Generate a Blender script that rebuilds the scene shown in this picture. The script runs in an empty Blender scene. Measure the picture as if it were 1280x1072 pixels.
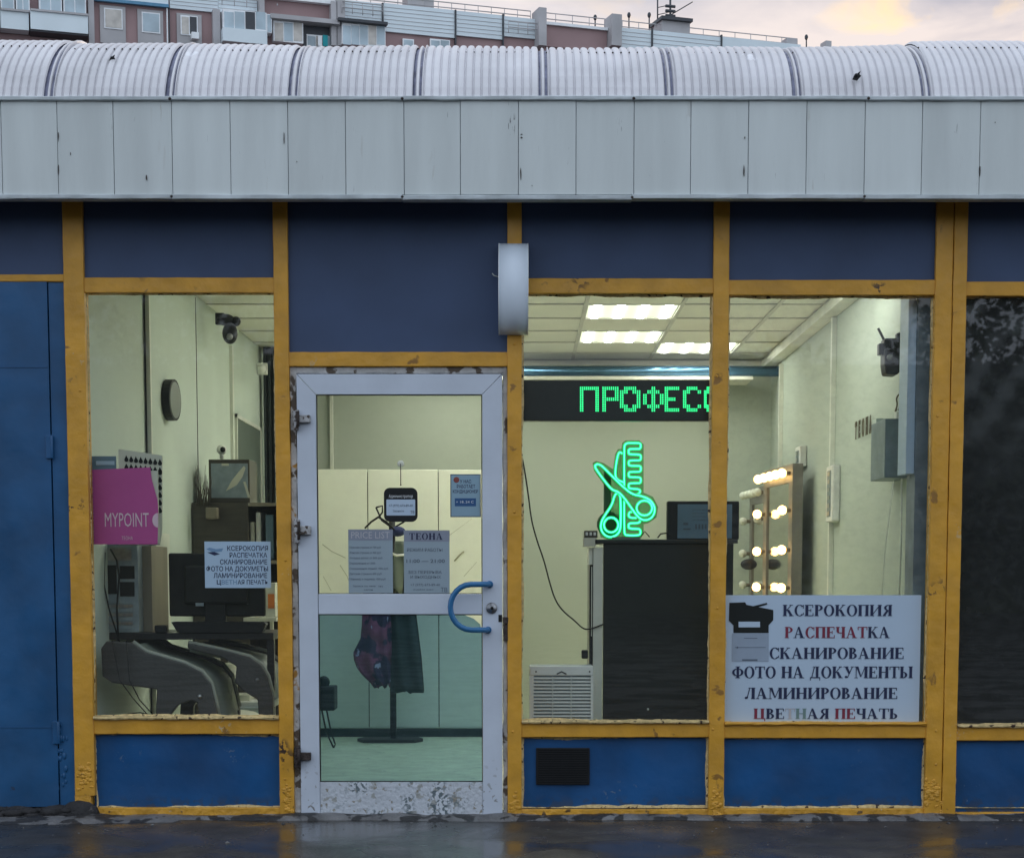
import bpy, math, random
from mathutils import Vector
random.seed(7)
S = bpy.context.scene
COL = S.collection

# ------------------------------------------------------------------ camera
F, TH, PX, D, HC = 2200.0, math.radians(5.1), 650.0, 8.3, 1.152
PY = 718 + F * math.tan(TH)
cd = bpy.data.cameras.new('camera'); cam = bpy.data.objects.new('camera', cd); COL.objects.link(cam)
cam.location = (0, -D, HC); cam.rotation_euler = (math.pi / 2 - TH, 0, 0)
cd.sensor_width = 36; cd.lens = F / 1280 * 36
cd.shift_x = -(PX - 640) / 1280; cd.shift_y = (PY - 536) / 1280
cd.clip_start = .1; cd.clip_end = 900
S.camera = cam
# ------------------------------------------------------------------ sky
SUN_AZ, SUN_EL = math.radians(24), math.radians(7)     # azimuth from +Y towards +X
sun_dir = Vector((math.sin(SUN_AZ) * math.cos(SUN_EL), math.cos(SUN_AZ) * math.cos(SUN_EL), math.sin(SUN_EL)))
W = bpy.data.worlds.new('World'); S.world = W; W.use_nodes = True
n, l = W.node_tree.nodes, W.node_tree.links
n.clear()
out = n.new('ShaderNodeOutputWorld'); bg = n.new('ShaderNodeBackground'); l.new(bg.outputs[0], out.inputs[0])
sky = n.new('ShaderNodeTexSky'); sky.sky_type = 'NISHITA'; sky.sun_disc = False
sky.sun_elevation = SUN_EL; sky.sun_rotation = SUN_AZ
skm = n.new('ShaderNodeVectorMath'); skm.operation = 'SCALE'; skm.inputs['Scale'].default_value = .12
l.new(sky.outputs[0], skm.inputs[0])
tc = n.new('ShaderNodeTexCoord')
sp = n.new('ShaderNodeMapping'); sp.inputs['Scale'].default_value = (1, 1, 3.2); sp.inputs['Location'].default_value = (.3, .12, .25)
l.new(tc.outputs['Generated'], sp.inputs[0])
def wnoise(scale, det, dist=0.):
    t = n.new('ShaderNodeTexNoise'); t.inputs['Scale'].default_value = scale; t.inputs['Detail'].default_value = det
    t.inputs['Distortion'].default_value = dist
    l.new(sp.outputs[0], t.inputs['Vector']); return t
def wramp(src, p0, p1, c0=(0, 0, 0, 1), c1=(1, 1, 1, 1)):
    r = n.new('ShaderNodeValToRGB'); r.color_ramp.elements[0].position = p0; r.color_ramp.elements[1].position = p1
    r.color_ramp.elements[0].color = c0; r.color_ramp.elements[1].color = c1; l.new(src, r.inputs[0]); return r
def wmix(fac, a, b):
    m = n.new('ShaderNodeMix'); m.data_type = 'RGBA'
    for s, v in ((0, fac), (6, a), (7, b)):
        if isinstance(v, (tuple, float, int)): m.inputs[s].default_value = v
        else: l.new(v, m.inputs[s])
    return m.outputs[2]
dt = n.new('ShaderNodeVectorMath'); dt.operation = 'DOT_PRODUCT'; dt.inputs[1].default_value = sun_dir
l.new(tc.outputs['Generated'], dt.inputs[0])
near = wramp(dt.outputs['Value'], .55, .99)
cloud_cool = wmix(wramp(wnoise(3, 5).outputs[0], .35, .7).outputs[0], (.72, .83, .98, 1), (.98, 1.08, 1.22, 1))
cloud_warm = wmix(wramp(wnoise(7.5, 7, .5).outputs[0], .38, .60).outputs[0], (.50, .48, .54, 1), (.90, .78, .73, 1))
cloud = wmix(near.outputs[0], cloud_cool, cloud_warm)
glow = wramp(wnoise(9, 6, .9).outputs[0], .52, .66)
gm = n.new('ShaderNodeMath'); gm.operation = 'MULTIPLY'; l.new(glow.outputs[0], gm.inputs[0]); l.new(wramp(dt.outputs['Value'], .90, .985).outputs[0], gm.inputs[1])
cloud = wmix(gm.outputs[0], cloud, (1.3, .92, .46, 1))
cover = wramp(wnoise(2.2, 4).outputs[0], .25, .42, (.75, .75, .75, 1), (1, 1, 1, 1))
l.new(wmix(cover.outputs[0], skm.outputs[0], cloud), bg.inputs[0]); bg.inputs[1].default_value = .97
sl = bpy.data.lights.new('sun', 'SUN'); sl.energy = 1.6; sl.angle = math.radians(12); sl.color = (1, .78, .55)
so = bpy.data.objects.new('sun', sl); COL.objects.link(so); so.location = (10, 20, 12)
so.rotation_euler = sun_dir.to_track_quat('Z', 'Y').to_euler()
S.view_settings.view_transform = 'Standard'; S.view_settings.look = 'None'; S.view_settings.gamma = 1
S.view_settings.use_curve_mapping = False; S.view_settings.exposure = 0.13
S.render.engine = 'CYCLES'
S.cycles.max_bounces = 8; S.cycles.transparent_max_bounces = 12; S.cycles.caustics_reflective = False; S.cycles.caustics_refractive = False
S.cycles.use_denoising = True

# ------------------------------------------------------------------ where a sight line meets a plane standing in the place
def ray(px, py):
    dx = (px - PX) / F; dy = (PY - py) / F
    return dx, math.cos(TH) + dy * math.sin(TH), -math.sin(TH) + dy * math.cos(TH)
def at(px, py, Y=0.):
    x, y, z = ray(px, py); t = (Y + D) / y; return Vector((x * t, Y, HC + z * t))
def atz(px, py, Z):
    x, y, z = ray(px, py); t = (Z - HC) / z; return Vector((x * t, y * t - D, Z))
def atx(px, py, X):
    x, y, z = ray(px, py); t = X / x; return Vector((X, y * t - D, HC + z * t))
def rect(x0, y0, x1, y1, Y=0.):
    ym, xm = (y0 + y1) / 2, (x0 + x1) / 2
    return at(x0, ym, Y).x, at(x1, ym, Y).x, at(xm, y1, Y).z, at(xm, y0, Y).z   # X0, X1, Z0, Z1

# ------------------------------------------------------------------ materials
def mat(name, col, rough=.6, metal=0., bump=0., bs=60., var=.12, vs=4., chips=None, spec=.5, emit=None, es=0., rv=0., stretch=(1, 1, 1), gen=None, objvar=0.):
    m = bpy.data.materials.new(name); m.use_nodes = True
    n, l = m.node_tree.nodes, m.node_tree.links; b = n['Principled BSDF']
    b.inputs['Roughness'].default_value = rough; b.inputs['Metallic'].default_value = metal
    b.inputs['Specular IOR Level'].default_value = spec
    tc = n.new('ShaderNodeTexCoord'); mp = n.new('ShaderNodeMapping'); mp.inputs['Scale'].default_value = stretch
    l.new(tc.outputs['Object'], mp.inputs[0])
    def noise(s, det=6, dist=0):
        t = n.new('ShaderNodeTexNoise'); t.inputs['Scale'].default_value = s; t.inputs['Detail'].default_value = det
        t.inputs['Distortion'].default_value = dist; l.new(mp.outputs[0], t.inputs['Vector']); return t.outputs[0]
    def ramp(src, p0, p1, a, c):
        r = n.new('ShaderNodeValToRGB'); r.color_ramp.elements[0].position = p0; r.color_ramp.elements[1].position = p1
        r.color_ramp.elements[0].color = a; r.color_ramp.elements[1].color = c; l.new(src, r.inputs[0]); return r.outputs[0]
    g = lambda k: tuple(min(1, c * k) for c in col) + (1,)
    c = ramp(noise(vs), .3, .7, g(1 - var), g(1 + var))
    if objvar:
        oi = n.new('ShaderNodeObjectInfo'); hv = n.new('ShaderNodeHueSaturation')
        mr = n.new('ShaderNodeMapRange'); mr.inputs[3].default_value = 1 - objvar; mr.inputs[4].default_value = 1 + objvar
        l.new(oi.outputs['Random'], mr.inputs[0]); l.new(mr.outputs[0], hv.inputs['Value']); l.new(c, hv.inputs['Color']); c = hv.outputs[0]
    hsrc = None
    if chips:
        for (cc, th, cs, *zz) in chips:
            f = ramp(noise(cs, 8, .3), th, th + .03, (0, 0, 0, 1), (1, 1, 1, 1))
            if zz and zz[0] == 'n':      # wear gathers where a broad noise is high
                f2 = ramp(noise(zz[1], 3), zz[2], zz[2] + .10, (0, 0, 0, 1), (1, 1, 1, 1))
                mm = n.new('ShaderNodeMath'); mm.operation = 'MULTIPLY'; l.new(f, mm.inputs[0]); l.new(f2, mm.inputs[1]); f = mm.outputs[0]
            elif zz:      # (axis, from, to): wear lives only where the coordinate is in range
                sx = n.new('ShaderNodeSeparateXYZ'); l.new(tc.outputs['Object'], sx.inputs[0])
                mr = n.new('ShaderNodeMapRange'); mr.inputs[1].default_value = zz[1]; mr.inputs[2].default_value = zz[2]
                l.new(sx.outputs[zz[0]], mr.inputs[0])
                mm = n.new('ShaderNodeMath'); mm.operation = 'MULTIPLY'; l.new(f, mm.inputs[0]); l.new(mr.outputs[0], mm.inputs[1]); f = mm.outputs[0]
            mx = n.new('ShaderNodeMix'); mx.data_type = 'RGBA'; l.new(f, mx.inputs[0]); l.new(c, mx.inputs[6]); mx.inputs[7].default_value = cc + (1,)
            c = mx.outputs[2]; hsrc = f
    l.new(c, b.inputs['Base Color'])
    if rv: l.new(ramp(noise(vs * 1.7), .35, .65, (max(0, rough - rv),) * 3 + (1,), (rough + rv,) * 3 + (1,)), b.inputs['Roughness'])
    if bump:
        bp = n.new('ShaderNodeBump'); bp.inputs['Strength'].default_value = bump; bp.inputs['Distance'].default_value = .01
        l.new(noise(bs, 5), bp.inputs['Height']); l.new(bp.outputs[0], b.inputs['Normal'])
    if emit:
        b.inputs['Emission Color'].default_value = emit + (1,); b.inputs['Emission Strength'].default_value = es
    return m
def glassmat(name, tint=(1, 1, 1), dust=.02, refl=.06, dusty=(.6, .65, .62), smear=.5):
    m = bpy.data.materials.new(name); m.use_nodes = True; n, l = m.node_tree.nodes, m.node_tree.links; n.clear()
    o = n.new('ShaderNodeOutputMaterial'); tr = n.new('ShaderNodeBsdfTransparent'); tr.inputs[0].default_value = tint + (1,)
    gl = n.new('ShaderNodeBsdfGlossy'); gl.inputs['Roughness'].default_value = .015
    df = n.new('ShaderNodeBsdfDiffuse'); df.inputs[0].default_value = dusty + (1,)
    lw = n.new('ShaderNodeLayerWeight'); lw.inputs[0].default_value = .5
    pw = n.new('ShaderNodeMath'); pw.operation = 'POWER'; pw.inputs[1].default_value = 4; l.new(lw.outputs['Facing'], pw.inputs[0])
    ma = n.new('ShaderNodeMath'); ma.operation = 'MULTIPLY_ADD'; ma.inputs[1].default_value = .8; ma.inputs[2].default_value = refl; l.new(pw.outputs[0], ma.inputs[0])
    m1 = n.new('ShaderNodeMixShader'); l.new(ma.outputs[0], m1.inputs[0]); l.new(tr.outputs[0], m1.inputs[1]); l.new(gl.outputs[0], m1.inputs[2])
    tc = n.new('ShaderNodeTexCoord'); mp = n.new('ShaderNodeMapping'); mp.inputs['Rotation'].default_value = (0, .5, 0); mp.inputs['Scale'].default_value = (7, 1, 9)
    l.new(tc.outputs['Object'], mp.inputs[0])
    t = n.new('ShaderNodeTexNoise'); t.inputs['Scale'].default_value = 2.5; t.inputs['Detail'].default_value = 9; t.inputs['Roughness'].default_value = .68; l.new(mp.outputs[0], t.inputs['Vector'])
    r = n.new('ShaderNodeValToRGB'); r.color_ramp.elements[0].position = .45; r.color_ramp.elements[1].position = .85
    r.color_ramp.elements[0].color = (dust,) * 3 + (1,); r.color_ramp.elements[1].color = (smear,) * 3 + (1,); l.new(t.outputs[0], r.inputs[0])
    m2 = n.new('ShaderNodeMixShader'); l.new(r.outputs[0], m2.inputs[0]); l.new(m1.outputs[0], m2.inputs[1]); l.new(df.outputs[0], m2.inputs[2])
    l.new(m2.outputs[0], o.inputs[0]); return m

YEL = (.66, .335, .036); RUST = (.05, .028, .018); CREAM = (.55, .48, .33)
M = {}
M['yellow'] = mat('mustard_paint', YEL, .42, bump=.35, bs=22, var=.16, vs=7, chips=[((.30, .15, .03), .66, 9), (RUST, .54, 34, 'n', 5, .64), (CREAM, .60, 50, 'n', 4, .64)], rv=.1)
M['yellow_low'] = mat('mustard_paint_blistered', YEL, .45, bump=.9, bs=42, var=.2, vs=12, chips=[((.16, .09, .03), .66, 14), (RUST, .70, 30), (CREAM, .72, 45)])
M['cream'] = mat('old_tan_putty', (.60, .46, .22), .7, bump=.5, bs=90, var=.3, vs=40, chips=[(RUST, .60, 35)])
M['blue'] = mat('blue_panel_paint', (.006, .075, .225), .42, bump=.3, bs=12, var=.28, vs=3, chips=[((.10, .16, .26), .62, 55, 'n', 4, .62), ((.05, .05, .055), .50, 22, 2, .11, .0)], rv=.08)
M['blue_top'] = mat('hazed_navy_panel_paint', (.046, .078, .165), .6, bump=.1, bs=10, var=.12, vs=3, chips=[((.12, .16, .22), .80, 30)])  # navy greyed and lifted: haze painted into the upper panels' colour
M['blue_door'] = mat('blue_steel_paint', (.012, .085, .215), .42, bump=.35, bs=7, var=.26, vs=3.5, chips=[((.05, .17, .36), .74, 28, 2, .8, .1), ((.03, .03, .035), .70, 18, 2, .35, .0)], rv=.08)
M['dirt'] = mat('black_grime', (.022, .021, .023), .8, bump=1, bs=40, var=.5, vs=20, chips=[((.09, .08, .075), .66, 22)])
M['concrete'] = mat('worn_concrete_lip', (.15, .15, .155), .55, bump=1, bs=45, var=.4, vs=8, chips=[((.03, .03, .032), .50, 9), ((.20, .19, .18), .70, 30)], rv=.2)
M['fascia'] = mat('grey_fascia_metal', (.65, .70, .70), .45, bump=.3, bs=5, var=.08, vs=1.6, stretch=(5, 1, .6), chips=[((.56, .58, .56), .60, 14, 'n', 2.2, .66), ((.12, .12, .13), .60, 30, 'n', 5, .66)], objvar=.035)
M['trim'] = mat('grey_trim_metal', (.52, .57, .60), .5, bump=.2, bs=30, var=.2, vs=9, chips=[((.08, .08, .08), .72, 16)])
M['roof'] = mat('galvanised_roof_sheet', (.68, .67, .70), .42, metal=.1, bump=.08, bs=30, var=.10, vs=3.5, chips=[((.86, .86, .90), .70, 5)], objvar=.05)
M['roof_dark'] = mat('roof_seam_metal', (.22, .23, .33), .6, var=.4, vs=18, bump=.3)
M['white_door'] = mat('white_aluminium_paint', (.60, .66, .76), .38, bump=.06, bs=40, var=.06, vs=5, chips=[((.12, .12, .13), .80, 38), ((.20, .19, .18), .60, 30, 2, .30, .02)], rv=.06)
M['kick'] = mat('peeling_white_kickplate', (.58, .62, .68), .5, bump=.6, bs=50, var=.1, vs=7, chips=[((.36, .37, .36), .60, 18), ((.13, .17, .19), .50, 60, 'n', 7, .50), ((.30, .28, .24), .62, 40)])
M['jamb'] = mat('peeled_door_jamb', (.48, .47, .46), .7, bump=.7, bs=50, var=.3, vs=9, chips=[((.10, .075, .055), .56, 12), ((.40, .21, .04), .64, 9)])
M['rusty'] = mat('rusty_white_steel', (.42, .42, .43), .6, bump=.5, bs=70, var=.3, vs=30, chips=[((.06, .04, .03), .52, 40)])
M['rust'] = mat('dark_rust', (.045, .032, .028), .8, bump=1, bs=80, var=.5, vs=40)
M['handle'] = mat('blue_enamel', (.03, .16, .36), .22, var=.1, vs=20, bump=.05)
M['steel'] = mat('brushed_steel', (.35, .36, .38), .3, metal=.9, var=.2, vs=40)
M['black'] = mat('black_plastic', (.010, .011, .013), .5, spec=.3, var=.2, vs=20)
M['black_soft'] = mat('dark_cloth', (.030, .042, .046), .9, bump=.5, bs=25, var=.3, vs=8)
M['purple'] = mat('plum_cloth', (.26, .07, .15), .8, bump=1, bs=16, var=.6, vs=8, chips=[((.05, .03, .09), .52, 7), ((.50, .46, .66), .62, 11)])
M['navy_cloth'] = mat('navy_cloth', (.02, .03, .12), .8, bump=.5, bs=25)
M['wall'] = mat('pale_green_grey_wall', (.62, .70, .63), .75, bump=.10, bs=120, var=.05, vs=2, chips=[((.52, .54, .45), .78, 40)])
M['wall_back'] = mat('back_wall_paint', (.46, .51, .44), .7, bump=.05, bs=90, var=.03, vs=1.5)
M['marble'] = mat('cream_marble_board', (.90, .92, .82), .35, var=.03, vs=2)
M['vein'] = mat('marble_vein', (.40, .40, .28), .5)
M['floor_in'] = mat('pale_vinyl_floor', (.92, .88, .60), .4, bump=.05, var=.14, vs=9, chips=[((.38, .46, .38), .66, 22)])
M['tile'] = mat('mineral_ceiling_tile', (.86, .86, .78), .9, bump=.1, bs=200, var=.03, objvar=.03)
M['tee'] = mat('ceiling_grid_metal', (.62, .61, .54), .5)
M['cornice'] = mat('white_cornice', (.74, .74, .66), .6)
M['conduit'] = mat('white_conduit', (.72, .74, .66), .4)
M['reflection_blue'] = mat('wall_reflection_blue', (.16, .20, .24), .5, var=.25, vs=8)  # blue reflection in the pane, painted as wall colour
M['lamp_body'] = mat('lamp_tray', (.6, .6, .55), .4)
M['tube'] = mat('fluorescent_tube', (.9, .9, .8), .5, emit=(1, 1, .93), es=20.5)
M['louvre'] = mat('glowing_diffuser', (.8, .8, .7), .5, emit=(.95, 1, .80), es=.7)
M['desk'] = mat('black_desk_laminate', (.015, .015, .018), .35)
M['grey_seat'] = mat('charcoal_upholstery', (.05, .05, .05), .5, bump=.2, bs=60, var=.15, vs=6)
M['cushion'] = mat('grey_green_cushion', (.20, .23, .20), .35, var=.1, vs=5)
M['seat_edge'] = mat('pale_seat_edge', (.30, .32, .28), .5)
M['brown_cab'] = mat('dark_brown_laminate', (.05, .042, .03), .4, var=.2, vs=6, stretch=(1, 1, 8))
M['wood'] = mat('pale_brown_board', (.22, .19, .14), .5, var=.2, vs=6, stretch=(1, 1, .2))
M['pc'] = mat('galvanised_case', (.27, .33, .37), .4, metal=.3, var=.15, vs=20)
M['white'] = mat('white_plastic', (.72, .73, .70), .4)
M['white_item'] = mat('off_white_card', (.62, .62, .52), .6, var=.1)
M['orange'] = mat('orange_print', (.75, .22, .04), .5)
M['magenta'] = mat('magenta_cover', (.56, .085, .34), .35, var=.05, vs=5, bump=.05)
M['magenta_l'] = mat('pink_white_ink', (.85, .62, .74), .5)
M['folder'] = mat('blue_grey_folder', (.13, .22, .30), .45, var=.2)
M['paper'] = mat('blue_white_paper', (.48, .60, .74), .55, var=.03, vs=3)
M['paper_small'] = mat('blue_paper', (.40, .54, .68), .6, var=.03, vs=3)
M['paper_door'] = mat('grey_blue_paper', (.30, .38, .44), .6, var=.03, vs=3)
M['ink'] = mat('navy_ink', (.012, .02, .07), .6)
M['ink_red'] = mat('dark_red_ink', (.20, .02, .05), .6)
M['ink_green'] = mat('grey_green_ink', (.16, .26, .26), .6)
M['ink_faded'] = mat('faded_blue_ink', (.16, .28, .44), .6)
M['ink_grey'] = mat('grey_ink', (.09, .12, .16), .6)
M['ink_pale'] = mat('pale_header_print', (.46, .46, .50), .6)
M['header'] = mat('lilac_header_band', (.24, .27, .34), .6)
M['blue_box'] = mat('sticker_blue', (.02, .09, .24), .5)
M['sticker'] = mat('light_blue_sticker', (.26, .40, .50), .5)
M['redball'] = mat('sticker_red_ball', (.25, .06, .05), .5)
M['white_ink'] = mat('white_ink', (.75, .78, .80), .5)
M['led'] = mat('lit_green_diode', (.1, .8, .3), .5, emit=(.02, 1., .30), es=1.35)
M['led_board'] = mat('black_led_board', (.010, .013, .014), .35)
M['neon'] = mat('lit_green_neon', (.1, .8, .4), .5, emit=(.0, 1., .34), es=1.6)
M['neon_core'] = mat('bright_neon_core', (.3, .9, .6), .5, emit=(.10, 1., .55), es=1.9)
M['neon_edge'] = mat('green_silicone', (.0, .30, .08), .3, emit=(.0, .6, .10), es=.35)
M['counter'] = mat('black_counter_front', (.010, .013, .013), .3, var=.3, vs=3, bump=.03)
M['blue_pipe'] = mat('blue_metal_tube', (.10, .22, .36), .22, metal=.7, var=.25, vs=2.5)
M['bulb_lit'] = mat('lit_warm_bulb', (1, .8, .5), .3, emit=(1, .56, .17), es=9)
M['bulb_off'] = mat('unlit_opal_bulb', (.72, .74, .64), .25)
M['mirror'] = mat('mirror_glass', (.62, .60, .52), .08, metal=1., var=.05)
M['mirror_frame'] = mat('grey_brown_frame', (.20, .185, .16), .4, var=.2)
M['box_grey'] = mat('bluegrey_steel_box', (.20, .26, .28), .5, var=.15, vs=10, chips=[((.4, .46, .46), .74, 30)])
M['gold'] = mat('brass_letters', (.10, .075, .035), .45)
M['sconce'] = mat('silver_lamp_housing', (.74, .83, .94), .36, metal=.0, var=.04)
M['sconce_rim'] = mat('pale_lamp_rim', (.80, .86, .92), .4)
M['clockface'] = mat('grey_clock_face', (.20, .22, .20), .3)
M['acrylic'] = glassmat('green_acrylic', (.30, .72, .36), .10, .06, dusty=(.02, .35, .08), smear=.14)
M['green_film'] = mat('green_lit_plastic', (.05, .14, .07), .4, var=.1)
M['picture'] = mat('dark_green_print', (.12, .15, .13), .4, var=.1)
M['film'] = mat('black_plastic_film', (.012, .013, .014), .22, var=.3, vs=3, bump=.10, bs=5, spec=.5)
M['glass'] = glassmat('window_glass', (.90, .93, .90), .02, .055, smear=.03)
M['glass_r'] = glassmat('dusty_window_glass', (.86, .90, .88), .02, .065, smear=.16)
M['glass_dark'] = glassmat('grimy_window_glass', (.8, .83, .83), .05, .08, dusty=(.28, .30, .31), smear=.14)
M['glass_teal'] = glassmat('teal_film_glass', (.25, .42, .60), .07, .05, dusty=(.18, .36, .38), smear=.12)
M['glass_up'] = glassmat('door_glass', (.94, .96, .92), .01, .04, smear=.05)
# wet asphalt
def asphalt():
    m = bpy.data.materials.new('wet_asphalt'); m.use_nodes = True; n, l = m.node_tree.nodes, m.node_tree.links; b = n['Principled BSDF']
    tc = n.new('ShaderNodeTexCoord')
    def no(s, d=6, dist=0.):
        t = n.new('ShaderNodeTexNoise'); t.inputs['Scale'].default_value = s; t.inputs['Detail'].default_value = d; t.inputs['Distortion'].default_value = dist; l.new(tc.outputs['Object'], t.inputs['Vector']); return t.outputs[0]
    def ra(s, a, c, x, y):
        r = n.new('ShaderNodeValToRGB'); r.color_ramp.elements[0].position = a; r.color_ramp.elements[1].position = c
        r.color_ramp.elements[0].color = x; r.color_ramp.elements[1].color = y; l.new(s, r.inputs[0]); return r.outputs[0]
    base = ra(no(6), .3, .7, (.020, .019, .018, 1), (.050, .048, .046, 1))
    speck = ra(no(120, 4), .62, .70, (0, 0, 0, 1), (1, 1, 1, 1))
    mx = n.new('ShaderNodeMix'); mx.data_type = 'RGBA'; l.new(speck, mx.inputs[0]); l.new(base, mx.inputs[6]); mx.inputs[7].default_value = (.10, .10, .10, 1)
    l.new(mx.outputs[2], b.inputs['Base Color'])
    wet = no(1.7, 4, .5)
    l.new(ra(wet, .40, .60, (.13, .13, .13, 1), (.42, .42, .42, 1)), b.inputs['Roughness'])
    bp = n.new('ShaderNodeBump'); bp.inputs['Distance'].default_value = .006
    l.new(ra(wet, .42, .60, (.16, .16, .16, 1), (.8, .8, .8, 1)), bp.inputs['Strength']); l.new(no(70, 6), bp.inputs['Height']); l.new(bp.outputs[0], b.inputs['Normal'])
    return m
M['asphalt'] = asphalt()

# ------------------------------------------------------------------ mesh helpers
class MB:
    def __init__(s): s.v = []; s.f = []; s.sm = []
    def add(s, vs, fs, smooth=False):
        o = len(s.v); s.v += [Vector(v) for v in vs]; s.f += [tuple(i + o for i in f) for f in fs]; s.sm += [smooth] * len(fs); return s
    def box(s, x0, x1, y0, y1, z0, z1):
        v = [(x, y, z) for z in (z0, z1) for y in (y0, y1) for x in (x0, x1)]
        return s.add(v, [(0, 2, 3, 1), (4, 5, 7, 6), (0, 1, 5, 4), (2, 6, 7, 3), (0, 4, 6, 2), (1, 3, 7, 5)])
    def prism(s, poly, y0, y1):                     # poly in (x, z)
        k = len(poly); v = [(x, y0, z) for x, z in poly] + [(x, y1, z) for x, z in poly]
        return s.add(v, [tuple(range(k)), tuple(reversed(range(k, 2 * k)))] + [(i, i + k, (i + 1) % k + k, (i + 1) % k) for i in range(k)])
    def quad(s, a, b, c, d): return s.add([a, b, c, d], [(0, 1, 2, 3)])
    def tube(s, pts, r, nn=8, closed=False, cap=True):
        P = [Vector(p) for p in pts]; k = len(P); v = []
        up = None
        for i in range(k):
            a = P[(i - 1) % k] if (closed or i) else P[0]; b = P[(i + 1) % k] if (closed or i < k - 1) else P[-1]
            t = (b - a).normalized()
            if up is None: up = t.orthogonal().normalized()
            up = (up - t * up.dot(t)).normalized() if (up - t * up.dot(t)).length > 1e-6 else t.orthogonal().normalized()
            w = t.cross(up); rr = r[i] if isinstance(r, (list, tuple)) else r
            v += [P[i] + (up * math.cos(q) + w * math.sin(q)) * rr for q in [2 * math.pi * j / nn for j in range(nn)]]
        fs = []
        for i in range(k if closed else k - 1):
            for j in range(nn):
                a, b = i * nn + j, i * nn + (j + 1) % nn; c, d = ((i + 1) % k) * nn + (j + 1) % nn, ((i + 1) % k) * nn + j
                fs.append((a, b, c, d))
        if cap and not closed: fs += [tuple(reversed(range(nn))), tuple(range((k - 1) * nn, k * nn))]
        return s.add(v, fs, True)
    def cyl(s, a, b, r, nn=12): return s.tube([a, b], r, nn)
    def sphere(s, c, r, nu=10, nv=7, sc=(1, 1, 1)):
        c = Vector(c); v = [c + Vector((0, 0, r * sc[2]))]; 
        for i in range(1, nv):
            p = math.pi * i / nv
            v += [c + Vector((r * sc[0] * math.sin(p) * math.cos(2 * math.pi * j / nu), r * sc[1] * math.sin(p) * math.sin(2 * math.pi * j / nu), r * sc[2] * math.cos(p))) for j in range(nu)]
        v.append(c - Vector((0, 0, r * sc[2]))); L = len(v) - 1
        f = [(0, 1 + j, 1 + (j + 1) % nu) for j in range(nu)] + [(L, L - nu + (j + 1) % nu, L - nu + j) for j in range(nu)]
        for i in range(nv - 2):
            for j in range(nu): a = 1 + i * nu; f.append((a + j, a + nu + j, a + nu + (j + 1) % nu, a + (j + 1) % nu))
        return s.add(v, f, True)
    def bar(s, x0, x1, y0, y1, z0, z1, jit=.0009, ch=.003, step=.06):      # hand-worn bar: chamfered, its edges slightly uneven
        L = max(x1 - x0, z1 - z0); vert = (z1 - z0) >= (x1 - x0); k = max(2, int(L / step))
        a0, a1 = (x0, x1) if vert else (z0, z1); v = []; rj = lambda: random.uniform(-jit, jit)
        for i in range(k + 1):
            t = (z0 + (z1 - z0) * i / k) if vert else (x0 + (x1 - x0) * i / k)
            ring = [(a0, y1), (a0 + rj(), y0 + ch), (a0 + ch + rj(), y0 + rj() * .5), (a1 - ch + rj(), y0 + rj() * .5), (a1 + rj(), y0 + ch), (a1, y1)]
            for a, y in ring: v.append((a, y, t) if vert else (t, y, a))
        f = []
        for i in range(k):
            for j in range(6): p = i * 6; q = (j + 1) % 6; f.append((p + j, p + q, p + 6 + q, p + 6 + j))
        f += [tuple(range(5, -1, -1)), tuple(range(k * 6, k * 6 + 6))]
        return s.add(v, f)
ORG = {}
def finish(o, parent=None, label=None, cat=None, group=None, kind=None):
    if label: o['label'] = label
    if cat: o['category'] = cat
    if group: o['group'] = group
    if kind: o['kind'] = kind
def thing(name, label, cat, base, group=None):
    o = bpy.data.objects.new(name, None); COL.objects.link(o); o.location = base; o.empty_display_size = .05
    ORG[o] = Vector(base); finish(o, None, label, cat, group); return o
def part(name, mb, m, parent=None, bevel=0., kind=None, label=None, cat=None, group=None, base=None):
    org = ORG[parent] if parent else Vector(base if base else (0, 0, 0))
    me = bpy.data.meshes.new(name); me.from_pydata([v - org for v in mb.v], [], mb.f); me.validate()
    if len(me.polygons) == len(mb.sm): me.polygons.foreach_set('use_smooth', mb.sm)
    me.materials.append(M[m] if isinstance(m, str) else m)
    o = bpy.data.objects.new(name, me); COL.objects.link(o)
    if parent: o.parent = parent
    else: o.location = org
    ORG[o] = org
    import bmesh
    bm = bmesh.new(); bm.from_mesh(me); bmesh.ops.recalc_face_normals(bm, faces=bm.faces); bm.to_mesh(me); bm.free()
    if bevel:
        b = o.modifiers.new('bevel', 'BEVEL'); b.width = bevel; b.segments = 2; b.limit_method = 'ANGLE'
    finish(o, None, label, cat, group, kind); return o
def single(name, mb, m, label, cat, base, group=None, bevel=0.): return part(name, mb, m, None, bevel, None, label, cat, group, base)
def struct(name, mb, m): return part(name, mb, m, kind='structure')
def copy_tree(o, offs=None, label=None, parent=None):
    c = o.copy(); COL.objects.link(c)
    if parent: c.parent = parent
    else: c.location = o.location + Vector(offs or (0, 0, 0))
    if label: c['label'] = label
    for ch in list(o.children): copy_tree(ch, parent=c)
    return c
def frect(mb, x0, y0, x1, y1, Y, th=.002):
    X0, X1, Z0, Z1 = rect(x0, y0, x1, y1, Y); return mb.box(X0, X1, Y - th, Y, Z0, Z1)
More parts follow.
